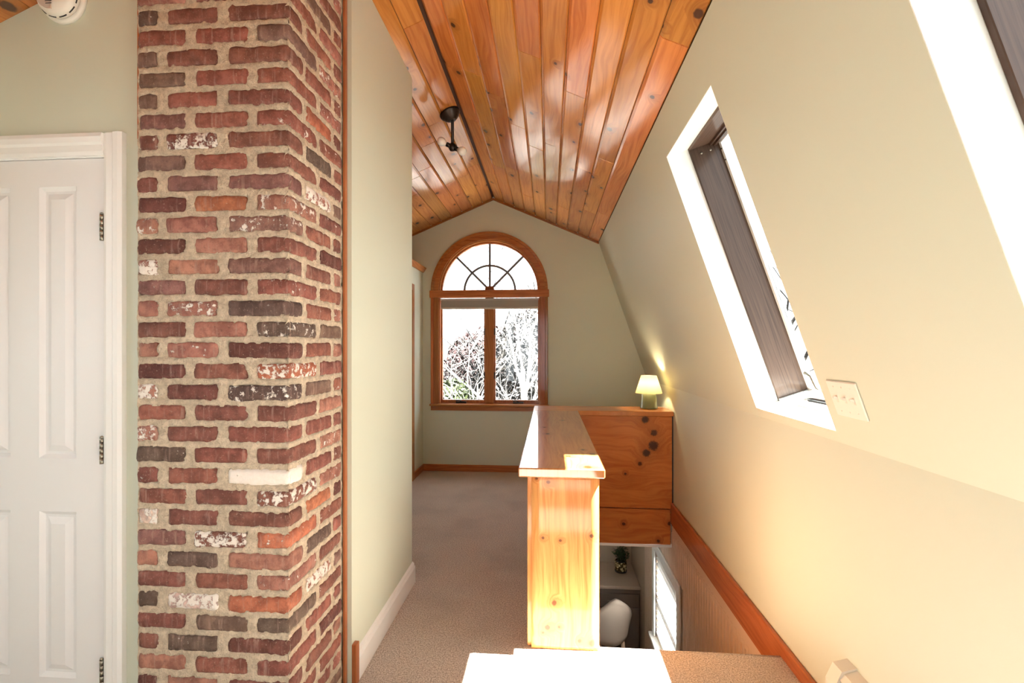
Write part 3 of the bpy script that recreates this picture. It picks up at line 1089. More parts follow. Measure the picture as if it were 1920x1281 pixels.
# roller shade: a thing of its own hanging in the window head
sh = empty('roller_shade', (AX, wy + 0.02, SZ + zs - 0.056), label='short grey roller shade rolled up above the casements', cat='shade')
MB().box((-CI + 0.016, -0.012, -0.028), (CI - 0.016, 0.006, -0.006)).build('head_rail', 'shade_rail', sh)
MB().box((-CI + 0.022, -0.004, -0.105), (CI - 0.022, 0.002, -0.028)).build('cloth', 'shade_grey', sh)
MB().bbox((-CI + 0.022, -0.008, -0.128), (CI - 0.022, 0.006, -0.104), 0.004).build('bottom_rail', 'shade_rail', sh)

# ------------------------------------------------------------------ pine half wall round the stairwell
HT = 0.85
HX0, HX1, HY0 = -0.103, 0.228, 2.212
hwl = empty('pine_half_wall', (0, HY0, 0), label='varnished knotty pine half wall wrapping the stairwell corner', cat='half wall')
to = lambda x, y, z: (x, y - HY0, z)
ct = 0.042
kn_end = [(0.06 - 0.09, 0.515, 0.008), (0.06 - 0.01, 0.505, 0.008), (0.06 + 0.135, 0.53, 0.011), (0.023, 0.215, 0.013), (-0.008, 0.10, 0.014),
          (0.045, 0.105, 0.008), (-0.03, 0.075, 0.007), (0.14, 0.045, 0.010), (0.195, 0.035, 0.017), (-0.06, 0.79, 0.007), (-0.005, 0.775, 0.010)]
M['end_panel'] = pine('pine_end_panel', (0.72, 0.36, 0.12), (0.52, 0.19, 0.05), 'X', 'Z', rough=0.3, coat=0.5, knots=kn_end, kthr=1.0, randoff=False, tone=0,
                      knotcol=(0.16, 0.05, 0.02))
MB().bbox(to(HX0, HY0 + 0.018, 0.0), to(HX0 + 0.026, HY0 + 0.04, HT - ct), 0.003).build('end_stile', 'end_panel', hwl)


def bowed_panel():
    """end board that cups very slightly, as wide pine boards do"""
    mm = MB()
    nx, nz = 8, 40
    xa, xb, za, zb = HX0 + 0.020, HX1, 0.0, HT - ct
    for j in range(nz + 1):
        z = za + (zb - za) * j / nz
        bow = 0.0016 * math.sin(2 * pi * (z - 0.02) / 0.52)
        for i in range(nx + 1):
            x = xa + (xb - xa) * i / nx
            mm.v.append((x, -bow, z))
    for j in range(nz):
        for i in range(nx):
            a = j * (nx + 1) + i
            mm.face((a, a + 1, a + nx + 2, a + nx + 1), True)
    n = len(mm.v)
    mm.v += [(xa, 0.03, za), (xb, 0.03, za), (xb, 0.03, zb), (xa, 0.03, zb)]
    mm.face((n + 3, n + 2, n + 1, n))
    L = [j * (nx + 1) for j in range(nz + 1)]
    Rr = [j * (nx + 1) + nx for j in range(nz + 1)]
    mm.face([n] + L[::1] + [n + 3])
    mm.face([n + 2] + Rr[::-1] + [n + 1])
    mm.face([n, n + 1] + [i for i in range(nx, -1, -1)])
    mm.face([n + 3] + [nz * (nx + 1) + i for i in range(nx + 1)] + [n + 2])
    return mm


bowed_panel().build('end_panel', 'end_panel', hwl)
M['side_panel'] = pine('pine_side_panel', W_L, W_D, 'Z', 'Y', kscale=(3, 2), kthr=0.6, randoff=True, tone=0.1)
MB().box(to(HX0 + 0.004, HY0 + 0.04, 0), to(HX0 + 0.02, 4.5, HT - ct)).build('side_panel', 'side_panel', hwl)
MB().box(to(HX1 - 0.016, HY0 + 0.04, -0.30), to(HX1 + 0.0065, 4.2, HT - ct)).build('side_panel', 'side_panel', hwl)
M['back_knots'] = None
kb = [(0.83, 0.775, 0.017), (0.905, 0.66, 0.016), (0.90, 0.55, 0.024), (0.84, 0.485, 0.019), (0.785, 0.39, 0.010), (0.66, 0.30, 0.006)]
M['back_panel'] = pine('pine_back_panel', (0.58, 0.20, 0.048), (0.42, 0.12, 0.024), 'Z', 'X', rough=0.3, coat=0.45,
                       knots=[(z, x, r_ * 2.0) for x, z, r_ in kb], kthr=1.0, randoff=False, tone=0, grain=26)
kf = [(0.645, -0.135, 0.012), (1.035, -0.12, 0.013), (0.94, -0.275, 0.011)]
M['fascia'] = pine('pine_fascia', (0.55, 0.185, 0.045), (0.40, 0.11, 0.022), 'Z', 'X', rough=0.32, coat=0.4,
                   knots=[(z, x, r_ * 1.4) for x, z, r_ in kf], kthr=1.0, randoff=False, tone=0, grain=30)
YB = SWY1
MB().bbox(to(HX1 + 0.007, YB, 0.004), to(KNX - 0.012, YB + 0.022, HT - ct - 0.004), 0.002).build('back_panel', 'back_panel', hwl)
MB().bbox(to(HX1 + 0.007, YB - 0.006, -0.305), to(KNX - 0.026, YB + 0.018, -0.002), 0.003).build('fascia_board', 'fascia', hwl)
MB().box(to(HX0 + 0.02, 4.478, 0), to(KNX - 0.012, 4.496, HT - ct)).build('rear_panel', 'back_panel', hwl)
MB().bbox(to(-0.142, HY0 - 0.047, HT - ct), to(0.252, YB - 0.03, HT), 0.005).build('cap', 'cap_near', hwl)
MB().bbox(to(-0.142, YB - 0.0295, HT - ct), to(KNX - 0.004, 4.51, HT), 0.005).build('cap', 'cap_far', hwl)
MB().box(to(KNX - 0.012, YB + 0.004, 0.0), to(KNX - 0.001, YB + 0.02, HT - ct)).build('scribe_strip', 'black', hwl)

# ------------------------------------------------------------------ table lamp
LPX, LPY = 0.897, 4.375
lp = empty('table_lamp', (LPX, LPY, HT), label='small lit mushroom lamp with green glazed base on the pine ledge', cat='lamp')


def lampbase_mat():
    t = NT('celadon_glaze')
    t.set(Base_Color=(0.13, 0.15, 0.085), Roughness=0.18, Coat_Weight=0.6)
    return t.m


def shade_mat():
    t = NT('lamp_shade_cloth')
    tl = t.n('ShaderNodeBsdfTranslucent')
    tl.inputs[0].default_value = (0.82, 0.76, 0.56, 1)
    df = t.n('ShaderNodeBsdfDiffuse')
    df.inputs[0].default_value = (0.70, 0.66, 0.54, 1)
    mx = t.n('ShaderNodeMixShader')
    mx.inputs[0].default_value = 0.45
    t.lk(df.outputs[0], mx.inputs[1])
    t.lk(tl.outputs[0], mx.inputs[2])
    t.lk(mx.outputs[0], t.out.inputs[0])
    return t.m


MB().lathe([(0.070, 0), (0.078, 0.004), (0.078, 0.012), (0.072, 0.02), (0.066, 0.14), (0.062, 0.150), (0.02, 0.152)], 32).build('base', lampbase_mat(), lp)
MB().lathe([(0.012, 0.152), (0.012, 0.185), (0.018, 0.187), (0.018, 0.205)], 14).build('bulb_holder', 'bronze', lp)
MB().lathe([(0.118, 0.140), (0.068, 0.297), (0.066, 0.297), (0.116, 0.140)], 36, close=False).build('shade', shade_mat(), lp)
MB().tube([(0.065, 0.03, 0.008), (0.11, 0.05, 0.006), (0.135, 0.03, 0.008), (0.15, 0.01, 0.006), (0.158, -0.02, 0.006)], 0.0028, 6).build('cord', 'plastic', lp)
ld = bpy.data.lights.new('lamp_bulb', 'POINT')
ld.energy = 1.7
ld.color = (1.0, 0.78, 0.46)
ld.shadow_soft_size = 0.022
lo = bpy.data.objects.new('lamp_bulb', ld)
COL.objects.link(lo)
lo.parent = lp
lo.location = (0, 0, 0.235)

# ------------------------------------------------------------------ ceiling light
fx, fy = -0.70, 3.30
cl = empty('ceiling_light', (fx, fy, ceil_z(fx) - 0.0005), label='dark bronze two bulb ceiling light on the pine ceiling', cat='light')
can = MB().lathe([(0.018, -0.056), (0.03, -0.055), (0.034, -0.046), (0.046, -0.044), (0.050, -0.032), (0.060, -0.030), (0.064, -0.016), (0.073, -0.014), (0.075, 0.0)], 32)
can.build('canopy', 'bronze', cl, (0, 0, 0), (0, -ANGL, 0))
MB().tube([(0.018, 0, -0.045), (0.018, 0.01, -0.06), (0.018, 0.01, -0.215)], 0.0105, 12).build('stem', 'bronze', cl)
hubm = MB().lathe([(0.006, -0.032), (0.018, -0.028), (0.027, -0.012), (0.028, 0.004), (0.020, 0.02), (0.011, 0.026)], 20).build('hub', 'bronze', cl, (0.018, 0.01, -0.235))


def bulb_mat():
    t = NT('frosted_bulb_glass')
    t.set(Base_Color=(0.86, 0.85, 0.82), Roughness=0.18, Coat_Weight=0.5)
    return t.m


BM_ = bulb_mat()
for dx, dy, dz in ((-0.8, -0.25, 0.35), (0.80, -0.2, -0.42)):
    dv = Vector((dx, dy, dz)).normalized()
    rot = dv.to_track_quat('Z', 'Y').to_euler()
    c0 = Vector((0.018, 0.01, -0.238))
    so = MB().lathe([(0.013, 0.018), (0.016, 0.022), (0.016, 0.046), (0.012, 0.048)], 16).build('socket', 'bronze', cl, c0, rot)
    MB().lathe([(0.011, 0.046), (0.014, 0.054), (0.024, 0.064), (0.030, 0.078), (0.030, 0.090), (0.024, 0.104), (0.013, 0.112), (0.003, 0.114)], 20).build('bulb', BM_, cl, c0, rot)

# ------------------------------------------------------------------ smoke detector on the door wall
sd = empty('smoke_detector', (-1.672, YD, 2.60), (pi / 2, 0, 0), label='round white smoke detector high on the wall above the panel door', cat='smoke detector')
MB().lathe([(0.080, 0), (0.080, 0.010), (0.074, 0.014)], 40).build('base', 'detector', sd)
bd = MB().lathe([(0.070, 0.0142), (0.072, 0.022), (0.068, 0.038), (0.060, 0.046), (0.02, 0.050)], 40).build('body', 'detector', sd)
fc = MB()
n = 20
pts = [(0.058 * math.cos(a), 0.058 * math.sin(a)) for a in [pi * 0.55 + pi * 0.95 * i / n for i in range(n + 1)]]
fc.prism(pts, 2, 0.0455, 0.0512)
fc.build('face_plate', 'detector_face', sd)
for k, a0 in enumerate((-0.4, -0.95, -1.5, -2.05, -2.6)):
    sl = MB()
    ar = [(a0 + 0.38 * i / 8) for i in range(9)]
    sl.tube([(0.0715 * math.cos(a), 0.0715 * math.sin(a), 0.026) for a in ar], 0.0018, 6)
    sl.build('vent_slot', 'black', sd)
for k in range(3):
    MB().box((-0.022 + k * 0.002, -0.026 - k * 0.008, 0.0512), (0.004, -0.0235 - k * 0.008, 0.0516)).build('printed_line', 'black', sd)

# ------------------------------------------------------------------ triple switch plate on the sloped wall
fr_m = slope_frame(True)
su = (1.61 + 1.783) / 2
sv = (1.224 - KNZ) * SN
sp = empty('light_switch_plate', label='ivory triple toggle switch plate between the two roof windows', cat='switch')
sp.matrix_world = fr_m @ Matrix.Translation((su, sv, 0))
MB().bbox((-0.082, -0.066, -0.007), (0.082, 0.066, 0.0), 0.003).build('plate', 'plastic', sp)
for x in (-0.046, 0, 0.046):
    MB().box((x - 0.005, -0.012, -0.0075), (x + 0.005, 0.012, -0.0065)).build('switch_slot', 'heater', sp)
    tg = MB()
    tg.prism([(-0.008, -0.004), (0.006, -0.004), (0.013, -0.019), (0.006, -0.021)], 0, x - 0.0042, x + 0.0042)
    tg.build('toggle', 'plastic', sp)
    for y in (-0.045, 0.045):
        MB().lathe([(0.003, 0), (0.003, 0.0012), (0.001, 0.0015)], 10).build('screw', 'plastic', sp, (x, y, -0.0068), (pi, 0, 0))

# ------------------------------------------------------------------ baseboard heater
HYE = 1.80
ht = empty('baseboard_heater', (KNX, HYE, 0.06), label='cream enamel baseboard heater at the foot of the knee wall', cat='heater')
pf = [(0, 0.02), (-0.06, 0.02), (-0.075, 0.05), (-0.075, 0.15), (-0.05, 0.205), (-0.0, 0.22)]
MB().prism([(x - 0.0, z) for x, z in pf], 1, -0.055, 0).build('end_cap', 'heater', ht)
MB().prism([(x * 0.93, z) for x, z in [(0, 0.16), (-0.05, 0.15), (-0.062, 0.178), (-0.046, 0.198), (0, 0.213)]], 1, -1.8, -0.0555).build('top_hood', 'heater', ht)
MB().prism([(-0.058, 0.03), (-0.068, 0.045), (-0.068, 0.140), (-0.062, 0.140), (-0.062, 0.05), (-0.055, 0.034)], 1, -1.8, -0.0555).build('front_cover', 'heater', ht)
MB().box((-0.05, -1.8, 0.03), (-0.006, -0.0555, 0.145)).build('fins', 'heater_dark', ht)
MB().box((-0.005, -1.8, 0.02), (0, -0.0555, 0.16)).build('back_plate', 'heater', ht)

# ------------------------------------------------------------------ stairs and the room below
stt = empty('stairs', (SWX0, SWY0, 0), label='carpeted stairs going down into the lower room', cat='stairs', kind='structure')
NS = 12
rise, run = -ZL / NS, 0.235
for i in range(1, NS):
    MB().bbox((0.01, (i - 1) * run - 0.0, -i * rise - 0.2), (KNX - SWX0 - 0.03, i * run + 0.02, -i * rise), 0.012).build('step', 'carpet', stt)
LYB = 6.31
LX0, LY0 = -2.0, 0.5
struct(MB().box((LX0, LY0, ZL - 0.1), (KNX + 0.1, LYB + 0.1, ZL)).build('floor_lower', 'tile'), 'brown floor of the room below the stairs', 'floor')
struct(MB().box((LX0, LYB, ZL), (KNX + 0.1, LYB + 0.1, -0.3)).build('wall_lower_far', 'lower_wall'), 'tan far wall of the room below', 'wall')
struct(MB().box((LX0 - 0.1, LY0, ZL - 0.1), (LX0, LYB + 0.1, -0.3)).build('wall_lower_left', 'lower_wall'), 'tan left wall of the room below', 'wall')
lw = MB().box((LX0 - 0.1, LY0 - 0.1, ZL - 0.1), (-1.8, LY0, -0.3)).box((0.15, LY0 - 0.1, ZL - 0.1), (KNX + 0.1, LY0, -0.3)).box((-1.8, LY0 - 0.1, -0.42), (0.15, LY0, -0.3))
w9 = empty('window_9', (-0.825, LY0 - 0.05, ZL), label='added unseen glazing that brightens the room below', cat='window', kind='structure')  # glazing added out of view to brighten the lower room
for x in (-0.955, -0.02, 0.915):
    MB().box((x - 0.02, -0.03, 0), (x + 0.06, 0.03, -0.42 - ZL)).build('stile', 'white_paint', w9)
for x in (-0.895, 0.04):
    MB().box((x, -0.003, 0), (x + 0.855, 0.003, -0.42 - ZL)).build('pane', 'glass', w9)
struct(lw.build('wall_lower_near', 'lower_wall'), 'tan near wall of the room below', 'wall')
struct(MB().box((LX0, YF - 0.0, -0.36), (KNX + 0.2, LYB + 0.1, -0.3)).build('ceiling_lower', 'white_paint'), 'white ceiling over the counter below', 'ceiling')
struct(MB().box((LX0, SWY1 + 0.012, -0.335), (KNX - 0.001, YF, -0.305)).build('ceiling_lower_stair', 'white_paint'), 'white ceiling edge under the pine fascia', 'ceiling')
# right lower wall: plaster band, beadboard, window hole
BY0, BY1, BZ0, BZ1 = 4.02, 4.86, -1.50, -0.62
m = MB()
t0, t1 = KNX + 0.001, KNX + 0.08
m.box((t0, LY0, ZL), (t1, BY0, -0.3)).box((t0, BY1, ZL), (t1, LYB, -0.3)).box((t0, BY0, ZL), (t1, BY1, BZ0)).box((t0, BY0, BZ1), (t1, BY1, -0.3))
wlr = m.build('wall_lower_right', 'lower_wall')
struct(wlr, 'tan stairwell side wall with beadboard panelling', 'wall')
m = MB()
bw = 0.055
y = SWY0 - 0.2
while y < 5.40:
    y2 = min(y + bw, 5.40)
    segs = [(ZL, -0.20)]
    if y2 > BY0 - 0.09 and y < BY1 + 0.09:
        segs = [(ZL, BZ0 - 0.09), (BZ1 + 0.09, -0.20)]
    for a, b in segs:
        m.prism([(KNX, y + 0.001), (KNX - 0.004, y + 0.001), (KNX - 0.013, y + 0.006), (KNX - 0.013, y2 - 0.018), (KNX - 0.001, y2 - 0.010), (KNX, y2 - 0.002)], 2, a, b)
    y = y2
bdb = m.build('beadboard', 'bead', wlr)
bdb['kind'] = 'stuff'
MB().bbox((KNX - 0.012, SWY0 - 0.2, -0.235), (KNX, SWY1, -0.125), 0.003).build('panel_rail', 'bead', wlr)
# lower window
w4 = empty('window_4', (KNX, (BY0 + BY1) / 2, BZ0), label='white cased window in the beadboard wall beside the stairs', cat='window', kind='structure')
hy, hz = (BY1 - BY0) / 2, BZ1 - BZ0
for sg in (-1, 1):
    MB().bbox((-0.026, sg * hy, -0.0), (-0.008, sg * (hy + 0.085), hz + 0.085), 0.004).build('casing', 'white_paint', w4)
MB().bbox((-0.026, -hy, hz), (-0.008, hy, hz + 0.085), 0.004).build('casing', 'white_paint', w4)
MB().bbox((-0.060, -hy - 0.1, -0.03), (0.07, hy + 0.1, -0.002), 0.004).build('stool', 'white_paint', w4)
m = MB()
m.box((0.04, -hy, 0), (0.075, -hy + 0.05, hz)).box((0.04, hy - 0.05, 0), (0.075, hy, hz)).box((0.04, -hy + 0.05, 0), (0.075, hy - 0.05, 0.05))
m.box((0.04, -hy + 0.05, hz - 0.05), (0.075, hy - 0.05, hz)).box((0.04, -hy + 0.05, hz / 2 - 0.02), (0.075, hy - 0.05, hz / 2 + 0.02))
m.build('sash', 'white_paint', w4)
MB().box((0.056, -hy + 0.05, 0.05), (0.06, hy - 0.05, hz / 2 - 0.02)).build('pane', 'glass', w4)
MB().box((0.056, -hy + 0.05, hz / 2 + 0.02), (0.06, hy - 0.05, hz - 0.05)).build('pane', 'glass', w4)
bl = empty('window_blind', (KNX + 0.015, (BY0 + BY1) / 2, BZ1), label='white slatted blind hanging in the stairwell window', cat='blind')
MB().bbox((-0.02, -hy + 0.006, -0.045), (0.02, hy - 0.006, -0.002), 0.003).build('head_rail', 'blind', bl)
slat_me = None
for i in range(13):
    z = -0.075 - i * 0.058
    if slat_me is None:
        mm = MB()
        mm.prism([(-0.021, -0.010), (0.0, 0.0022), (0.021, 0.012), (0.021, 0.0145), (0.0, 0.005), (-0.021, -0.0075)], 1, -hy + 0.01, hy - 0.01)
        so = mm.build('slat', 'blind', bl, (0, 0, z))
        slat_me = so.data
    else:
        so = bpy.data.objects.new('slat', slat_me)
        COL.objects.link(so)
        so.parent = bl
        so.location = (0, 0, z)
for y in (-hy + 0.12, hy - 0.12):
    MB().tube([(-0.022, y, -0.04), (-0.022, y, -0.80)], 0.0022, 6).build('ladder_cord', 'blind', bl)
MB().bbox((-0.02, -hy + 0.01, -0.84), (0.02, hy - 0.01, -0.815), 0.003).build('bottom_rail', 'blind', bl)

# counter, cabinets, stool, plant in the room below
CTZ = -1.41
CY0 = 5.68
struct_y = LYB - 0.003
ct_o = MB().bbox((-0.9, CY0 - 0.02, CTZ - 0.035), (KNX - 0.004, struct_y, CTZ), 0.005).build('countertop', 'counter')
tag(ct_o, 'pale stone worktop in the room below the stairs', 'worktop')
for i, (xa, xb, lb) in enumerate(((0.42, KNX - 0.006, 'taupe base cabinet in the corner below the worktop'), (-0.24, 0.416, 'taupe base cabinet beside the corner cabinet below'))):
    cb_ = empty('base_cabinet', ((xa + xb) / 2, CY0, ZL), label=lb, cat='cabinet')
    w = (xb - xa) / 2
    MB().box((-w, 0.022, 0.09), (w, struct_y - CY0, CTZ - 0.036 - ZL)).build('carcass', 'cabinet', cb_)
    MB().box((-w + 0.02, 0.07, 0), (w - 0.02, struct_y - CY0, 0.089)).build('plinth', 'cabinet', cb_)
    dr = MB()
    dr.bbox((-w + 0.01, 0.0, 0.70), (w - 0.01, 0.0215, 0.855), 0.004)
    d_ = dr.build('drawer', 'cabinet', cb_)
    MB().tube([(-0.06, -0.02, 0.78), (0.06, -0.02, 0.78)], 0.005, 8).build('handle', 'nickel', d_)
    d_ = MB().bbox((-w + 0.01, 0.0, 0.10), (w - 0.01, 0.0215, 0.69), 0.004).build('door', 'cabinet', cb_)
    MB().tube([(-w + 0.05, -0.02, 0.5), (-w + 0.05, -0.02, 0.62)], 0.005, 8).build('handle', 'nickel', d_)

stl = empty('counter_stool', (0.62, 5.27, ZL), (0, 0, 0.30), label='oatmeal upholstered counter stool with curved back below the stairs', cat='stool')
m = MB()
na, nz_ = 22, 8
for layer, off in ((0, 0.0), (1, 0.035)):
    for j in range(nz_ + 1):
        t = j / nz_
        for i in range(na + 1):
            a = -1.25 + 2.5 * i / na
            top = 1.13 - 0.30 * (abs(a) / 1.25) ** 1.4
            bot = 0.60 + 0.05 * (abs(a) / 1.25)
            z = bot + (top - bot) * t
            r_ = 0.235 + 0.03 * t - off
            m.v.append((r_ * math.sin(a) * 1.05, -r_ * math.cos(a) - 0.03 * t + 0.03, z))
N1 = (na + 1) * (nz_ + 1)
for l in (0, 1):
    for j in range(nz_):
        for i in range(na):
            q = [l * N1 + j * (na + 1) + i, l * N1 + j * (na + 1) + i + 1, l * N1 + (j + 1) * (na + 1) + i + 1, l * N1 + (j + 1) * (na + 1) + i]
            m.face(q, True)
rim = [(0, i) for i in range(na + 1)] + [(j, na) for j in range(1, nz_ + 1)] + [(nz_, i) for i in range(na - 1, -1, -1)] + [(j, 0) for j in range(nz_ - 1, 0, -1)]
for p, q in zip(rim, rim[1:] + rim[:1]):
    i0 = p[0] * (na + 1) + p[1]
    i1 = q[0] * (na + 1) + q[1]
    m.face((i0, i1, N1 + i1, N1 + i0), True)
m.build('backrest', 'stool_cloth', stl)
m = MB()
m.lathe([(0.17, 0.60), (0.195, 0.61), (0.20, 0.64), (0.19, 0.675), (0.15, 0.69), (0.02, 0.692)], 28)
m.build('seat', 'stool_cloth', stl)
for sx in (-1, 1):
    for sy in (-1, 1):
        MB().tube([(sx * 0.13, sy * 0.13, 0.605), (sx * 0.20, sy * 0.20, 0.0)], [0.022, 0.014], 10).build('leg', 'pale_wood', stl)
for (p, q) in (((-1, -1), (1, -1)), ((1, -1), (1, 1)), ((1, 1), (-1, 1)), ((-1, 1), (-1, -1))):
    MB().tube([(p[0] * 0.172, p[1] * 0.172, 0.24), (q[0] * 0.172, q[1] * 0.172, 0.24)], 0.009, 8).build('foot_rail', 'pale_wood', stl)

pp = empty('potted_plant', (0.895, 6.06, CTZ), label='small leafy plant in a gold mosaic glass pot on the worktop', cat='plant')


def mosaic():
    t = NT('gold_mosaic')
    co = t.n('ShaderNodeTexCoord').outputs['Object']
    v = t.n('ShaderNodeTexVoronoi')
    v.inputs['Scale'].default_value = 55.0
    t.lk(co, v.inputs['Vector'])
    cs = t.n('ShaderNodeSeparateColor')
    t.lk(v.outputs['Color'], cs.inputs[0])
    c = t.mix(t.ss(cs.outputs[0], 0.45, 0.55), (0.10, 0.07, 0.02), (0.85, 0.72, 0.42))
    t.set(Base_Color=c, Roughness=0.2, Metallic=0.6)
    return t.m


MB().lathe([(0.062, 0), (0.072, 0.006), (0.075, 0.05), (0.074, 0.125), (0.069, 0.13), (0.066, 0.12), (0.05, 0.115)], 28).build('pot', mosaic(), pp)
MB().lathe([(0.076, 0.001), (0.0765, 0.012), (0.0755, 0.02)], 28).build('pot_band', 'bronze', pp)
MB().lathe([(0.064, 0.108), (0.064, 0.118), (0.03, 0.122)], 20).build('soil', 'black', pp)
m = MB()
st_ = MB()
r2 = random.Random(3)
for i in range(26):
    a = r2.uniform(0, 2 * pi)
    tilt = r2.uniform(0.05, 0.75)
    L = r2.uniform(0.12, 0.24)
    p0 = Vector((r2.uniform(-.03, .03), r2.uniform(-.03, .03), 0.118))
    dv = Vector((math.cos(a) * math.sin(tilt), math.sin(a) * math.sin(tilt), math.cos(tilt)))
    p1 = p0 + dv * L
    st_.tube([p0, (p0 + p1) / 2 + Vector((0, 0, 0.01)), p1], 0.002, 5)
    for k in range(7):
        f = 0.35 + 0.65 * k / 6
        c = p0 + dv * L * f
        b = r2.uniform(0, 2 * pi)
        ld_ = Vector((math.cos(b), math.sin(b), r2.uniform(-.2, .6))).normalized()
        sd_ = ld_.cross(Vector((0, 0, 1))).normalized()
        ll, lw = r2.uniform(0.03, 0.05), r2.uniform(0.010, 0.016)
        n = len(m.v)
        m.v += [tuple(c), tuple(c + ld_ * ll * .5 + sd_ * lw), tuple(c + ld_ * ll), tuple(c + ld_ * ll * .5 - sd_ * lw)]
        m.face((n, n + 1, n + 2, n + 3), False)
st_.build('stems', 'leaf', pp)
fo = m.build('foliage', 'leaf', pp)
fo['kind'] = 'stuff'

# ------------------------------------------------------------------ outdoors beyond the arched window
def ground_mat():
    t = NT('leaf_litter')
    co = t.n('ShaderNodeTexCoord').outputs['Object']
    a = t.noise(co, 1.3, 6.0, 0.75)
    b = t.noise(co, 7.0, 5.0, 0.75)
    c = t.mix(t.ss(a, 0.35, 0.65), (0.012, 0.010, 0.008), (0.05, 0.045, 0.038))
    c = t.mix(t.ss(b, 0.5, 0.66, 0, 0.8), c, (0.004, 0.003, 0.003))
    t.set(Base_Color=c, Roughness=0.95)
    return t.m


def terr(x, y):
    s_ = max(0.0, min(1.0, (y - 9) / 22.0))
    return -2.75 + 5.6 * s_ ** 1.5 * (1.0 + 0.25 * math.tanh((x + 3.5) / 3.0)) + 0.35 * noise.noise(Vector((x * .3, y * .3, 0)))


m = MB()
NX, NY = 70, 50
for j in range(NY + 1):
    for i in range(NX + 1):
        x, y = -40 + 80 * i / NX, 6.6 + 60 * (j / NY) ** 1.5
        m.v.append((x, y, terr(x, y)))
for j in range(NY):
    for i in range(NX):
        a = j * (NX + 1) + i
        m.face((a, a + 1, a + NX + 2, a + NX + 1), True)
struct(m.build('hillside_ground', ground_mat()), 'leaf strewn hillside outside the arched window', 'ground')
struct(MB().box((-40, -40, -3.2), (40, 6.6, -2.9)).build('yard_ground', ground_mat()), 'pale yard ground around the house', 'ground')


def bark(name, c):
    t = NT(name)
    co = t.n('ShaderNodeTexCoord').outputs['Object']
    t.set(Base_Color=t.mix(t.noise(co, 6.0, 4.0), tuple(x * .7 for x in c), c), Roughness=0.9)
    return t.m


BK = bark('pale_bark', (0.62, 0.57, 0.52))
BKD = bark('dark_twigs', (0.006, 0.005, 0.0045))


def tree(loc, h, seed, label, mat, spread=0.55, depth=5, lean=(0, 0), thick=0.013, grp=None):
    r_ = random.Random(seed)
    t = empty('bare_tree', loc, label=label, cat='tree', group=grp)
    tr, tw = MB(), MB()

    def grow(p, d, L, rad, lev):
        q = p
        pts, rs = [p], [rad]
        nseg = 4
        for i in range(nseg):
            d = (d + Vector((r_.uniform(-1, 1), r_.uniform(-1, 1), r_.uniform(-.4, .7))) * 0.16).normalized()
            q = q + d * L / nseg
            pts.append(q)
            rs.append(rad * (1 - 0.4 * (i + 1) / nseg))
        (tr if lev == 0 else tw).tube(pts, rs, 6 if lev < 2 else 4, cap=False)
        if lev < depth:
            n_ = 3 if lev < 3 else 2
            for i in range(n_ + (lev == 0) * 2):
                f = r_.uniform(0.35, 1.0) if i else 1.0
                k_ = min(nseg - 1, int(f * nseg))
                b = pts[k_ + 1] if i == 0 else pts[k_]
                nd = (d + Vector((r_.uniform(-1, 1), r_.uniform(-1, 1), r_.uniform(-.35, .75))) * spread * 1.5).normalized()
                grow(b, nd, L * r_.uniform(.58, .8), rs[k_ + 1] * r_.uniform(.55, .8), lev + 1)
    grow(Vector((0, 0, 0)), Vector((lean[0], lean[1], 1)).normalized(), h * 0.38, h * thick, 0)
    tr.build('trunk', mat, t)
    b = tw.build('branches', mat, t)
    return t


def at(px, Y):
    """direction of a pixel column on a plane of given depth"""
    u = (px - 960) / F
    rx = math.cos(PSI) * u - math.sin(PSI)
    ry = math.sin(PSI) * u + math.cos(PSI)
    return rx / ry * Y


def gp(px, Y):
    x = at(px, Y)
    return (x, Y, terr(x, Y) - 0.05)


tree(gp(985, 13.0), 8.0, 5, 'pale bare tree with forked trunk outside the right casement', BK, 0.7, 6, (-0.12, 0))
tree(gp(1010, 10.5), 6.2, 11, 'slender pale bare tree leaning across the right casement', BK, 0.7, 5, (-0.35, 0))
tree(gp(884, 12.0), 5.6, 23, 'low pale bare tree outside the left casement', BK, 0.9, 5, (-0.1, 0))
tree(gp(940, 17.0), 8.0, 31, 'bare tree with dark twigs farther up the hillside', BKD, 0.75, 6, (0.1, 0), 0.010)
tree(gp(1000, 20.0), 7.5, 37, 'dark twigged bare tree at the top of the hillside', BKD, 0.75, 6, (0.0, 0), 0.010)
x_ = at(1440, 15)
tree((x_, 15, -2.9), 12.5, 41, 'tall bare tree outside the tall roof window', BKD, 0.6, 5, (0, 0), 0.009)


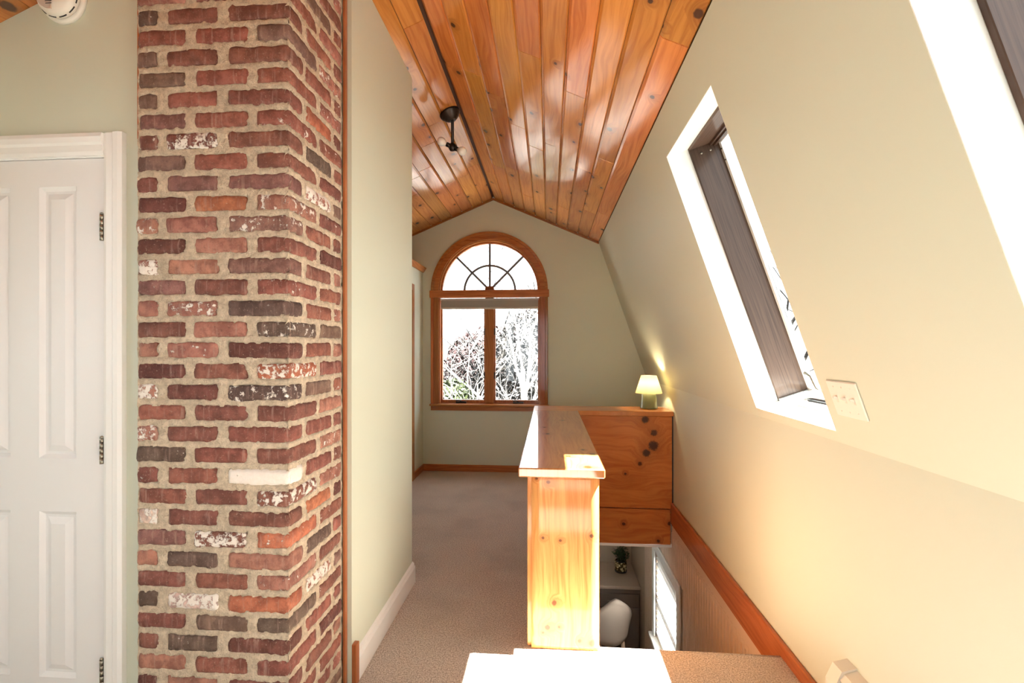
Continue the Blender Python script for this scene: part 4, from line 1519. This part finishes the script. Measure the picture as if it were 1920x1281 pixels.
def shrub(loc, rx, rz, seed, label, cols, n=1500, ls=0.07):
    r_ = random.Random(seed)
    root = empty('shrub', loc, label=label, cat='shrub')
    mats = []
    t = NT('shrub_leaf_%d' % seed)
    co = t.n('ShaderNodeTexCoord').outputs['Object']
    t.set(Base_Color=t.mix(t.ss(t.noise(co, 5.0, 4.0), .35, .65), cols[0], cols[1]), Roughness=0.7)
    f = MB()
    for i in range(n):
        a, b = r_.uniform(0, 2 * pi), math.acos(r_.uniform(-0.3, 1))
        q = r_.uniform(0.35, 1.0) ** 0.5
        c = Vector((rx * q * math.sin(b) * math.cos(a), rx * q * math.sin(b) * math.sin(a), rz * (0.35 + 0.65 * q * math.cos(b))))
        d1_ = Vector((r_.uniform(-1, 1), r_.uniform(-1, 1), r_.uniform(-1, 1))).normalized()
        d2_ = d1_.orthogonal().normalized()
        s_ = r_.uniform(.6, 1.4) * ls
        k_ = len(f.v)
        f.v += [tuple(c - d1_ * s_), tuple(c + d2_ * s_ * .5), tuple(c + d1_ * s_), tuple(c - d2_ * s_ * .5)]
        f.face((k_, k_ + 1, k_ + 2, k_ + 3))
    fo_ = f.build('foliage', t.m, root)
    st2 = MB()
    for i in range(7):
        a = 2 * pi * i / 7
        st2.tube([(0.05 * math.cos(a), 0.05 * math.sin(a), 0), (rx * .3 * math.cos(a), rx * .3 * math.sin(a), rz * .4), (rx * .5 * math.cos(a), rx * .5 * math.sin(a), rz * .8)], [0.03, 0.02, 0.008], 5)
    st2.build('stems', BKD, root)
    return root


shrub(gp(848, 15.5), 1.0, 2.3, 1, 'green evergreen shrub outside the left casement', ((0.006, 0.012, 0.0015), (0.04, 0.055, 0.008)), 5000, 0.09)
shrub(gp(915, 19.0), 1.9, 3.3, 2, 'reddish leafless shrub behind the window mullion', ((0.006, 0.0022, 0.002), (0.04, 0.012, 0.011)), 5000, 0.085)
shrub(gp(962, 16.0), 1.5, 3.9, 3, 'grey brown brush below the right casement', ((0.0025, 0.002, 0.002), (0.012, 0.010, 0.009)), 5500, 0.085)
shrub(gp(1008, 18.5), 1.6, 3.9, 4, 'mauve brush beside the forked pale tree', ((0.0025, 0.002, 0.002), (0.012, 0.009, 0.009)), 5000, 0.085)
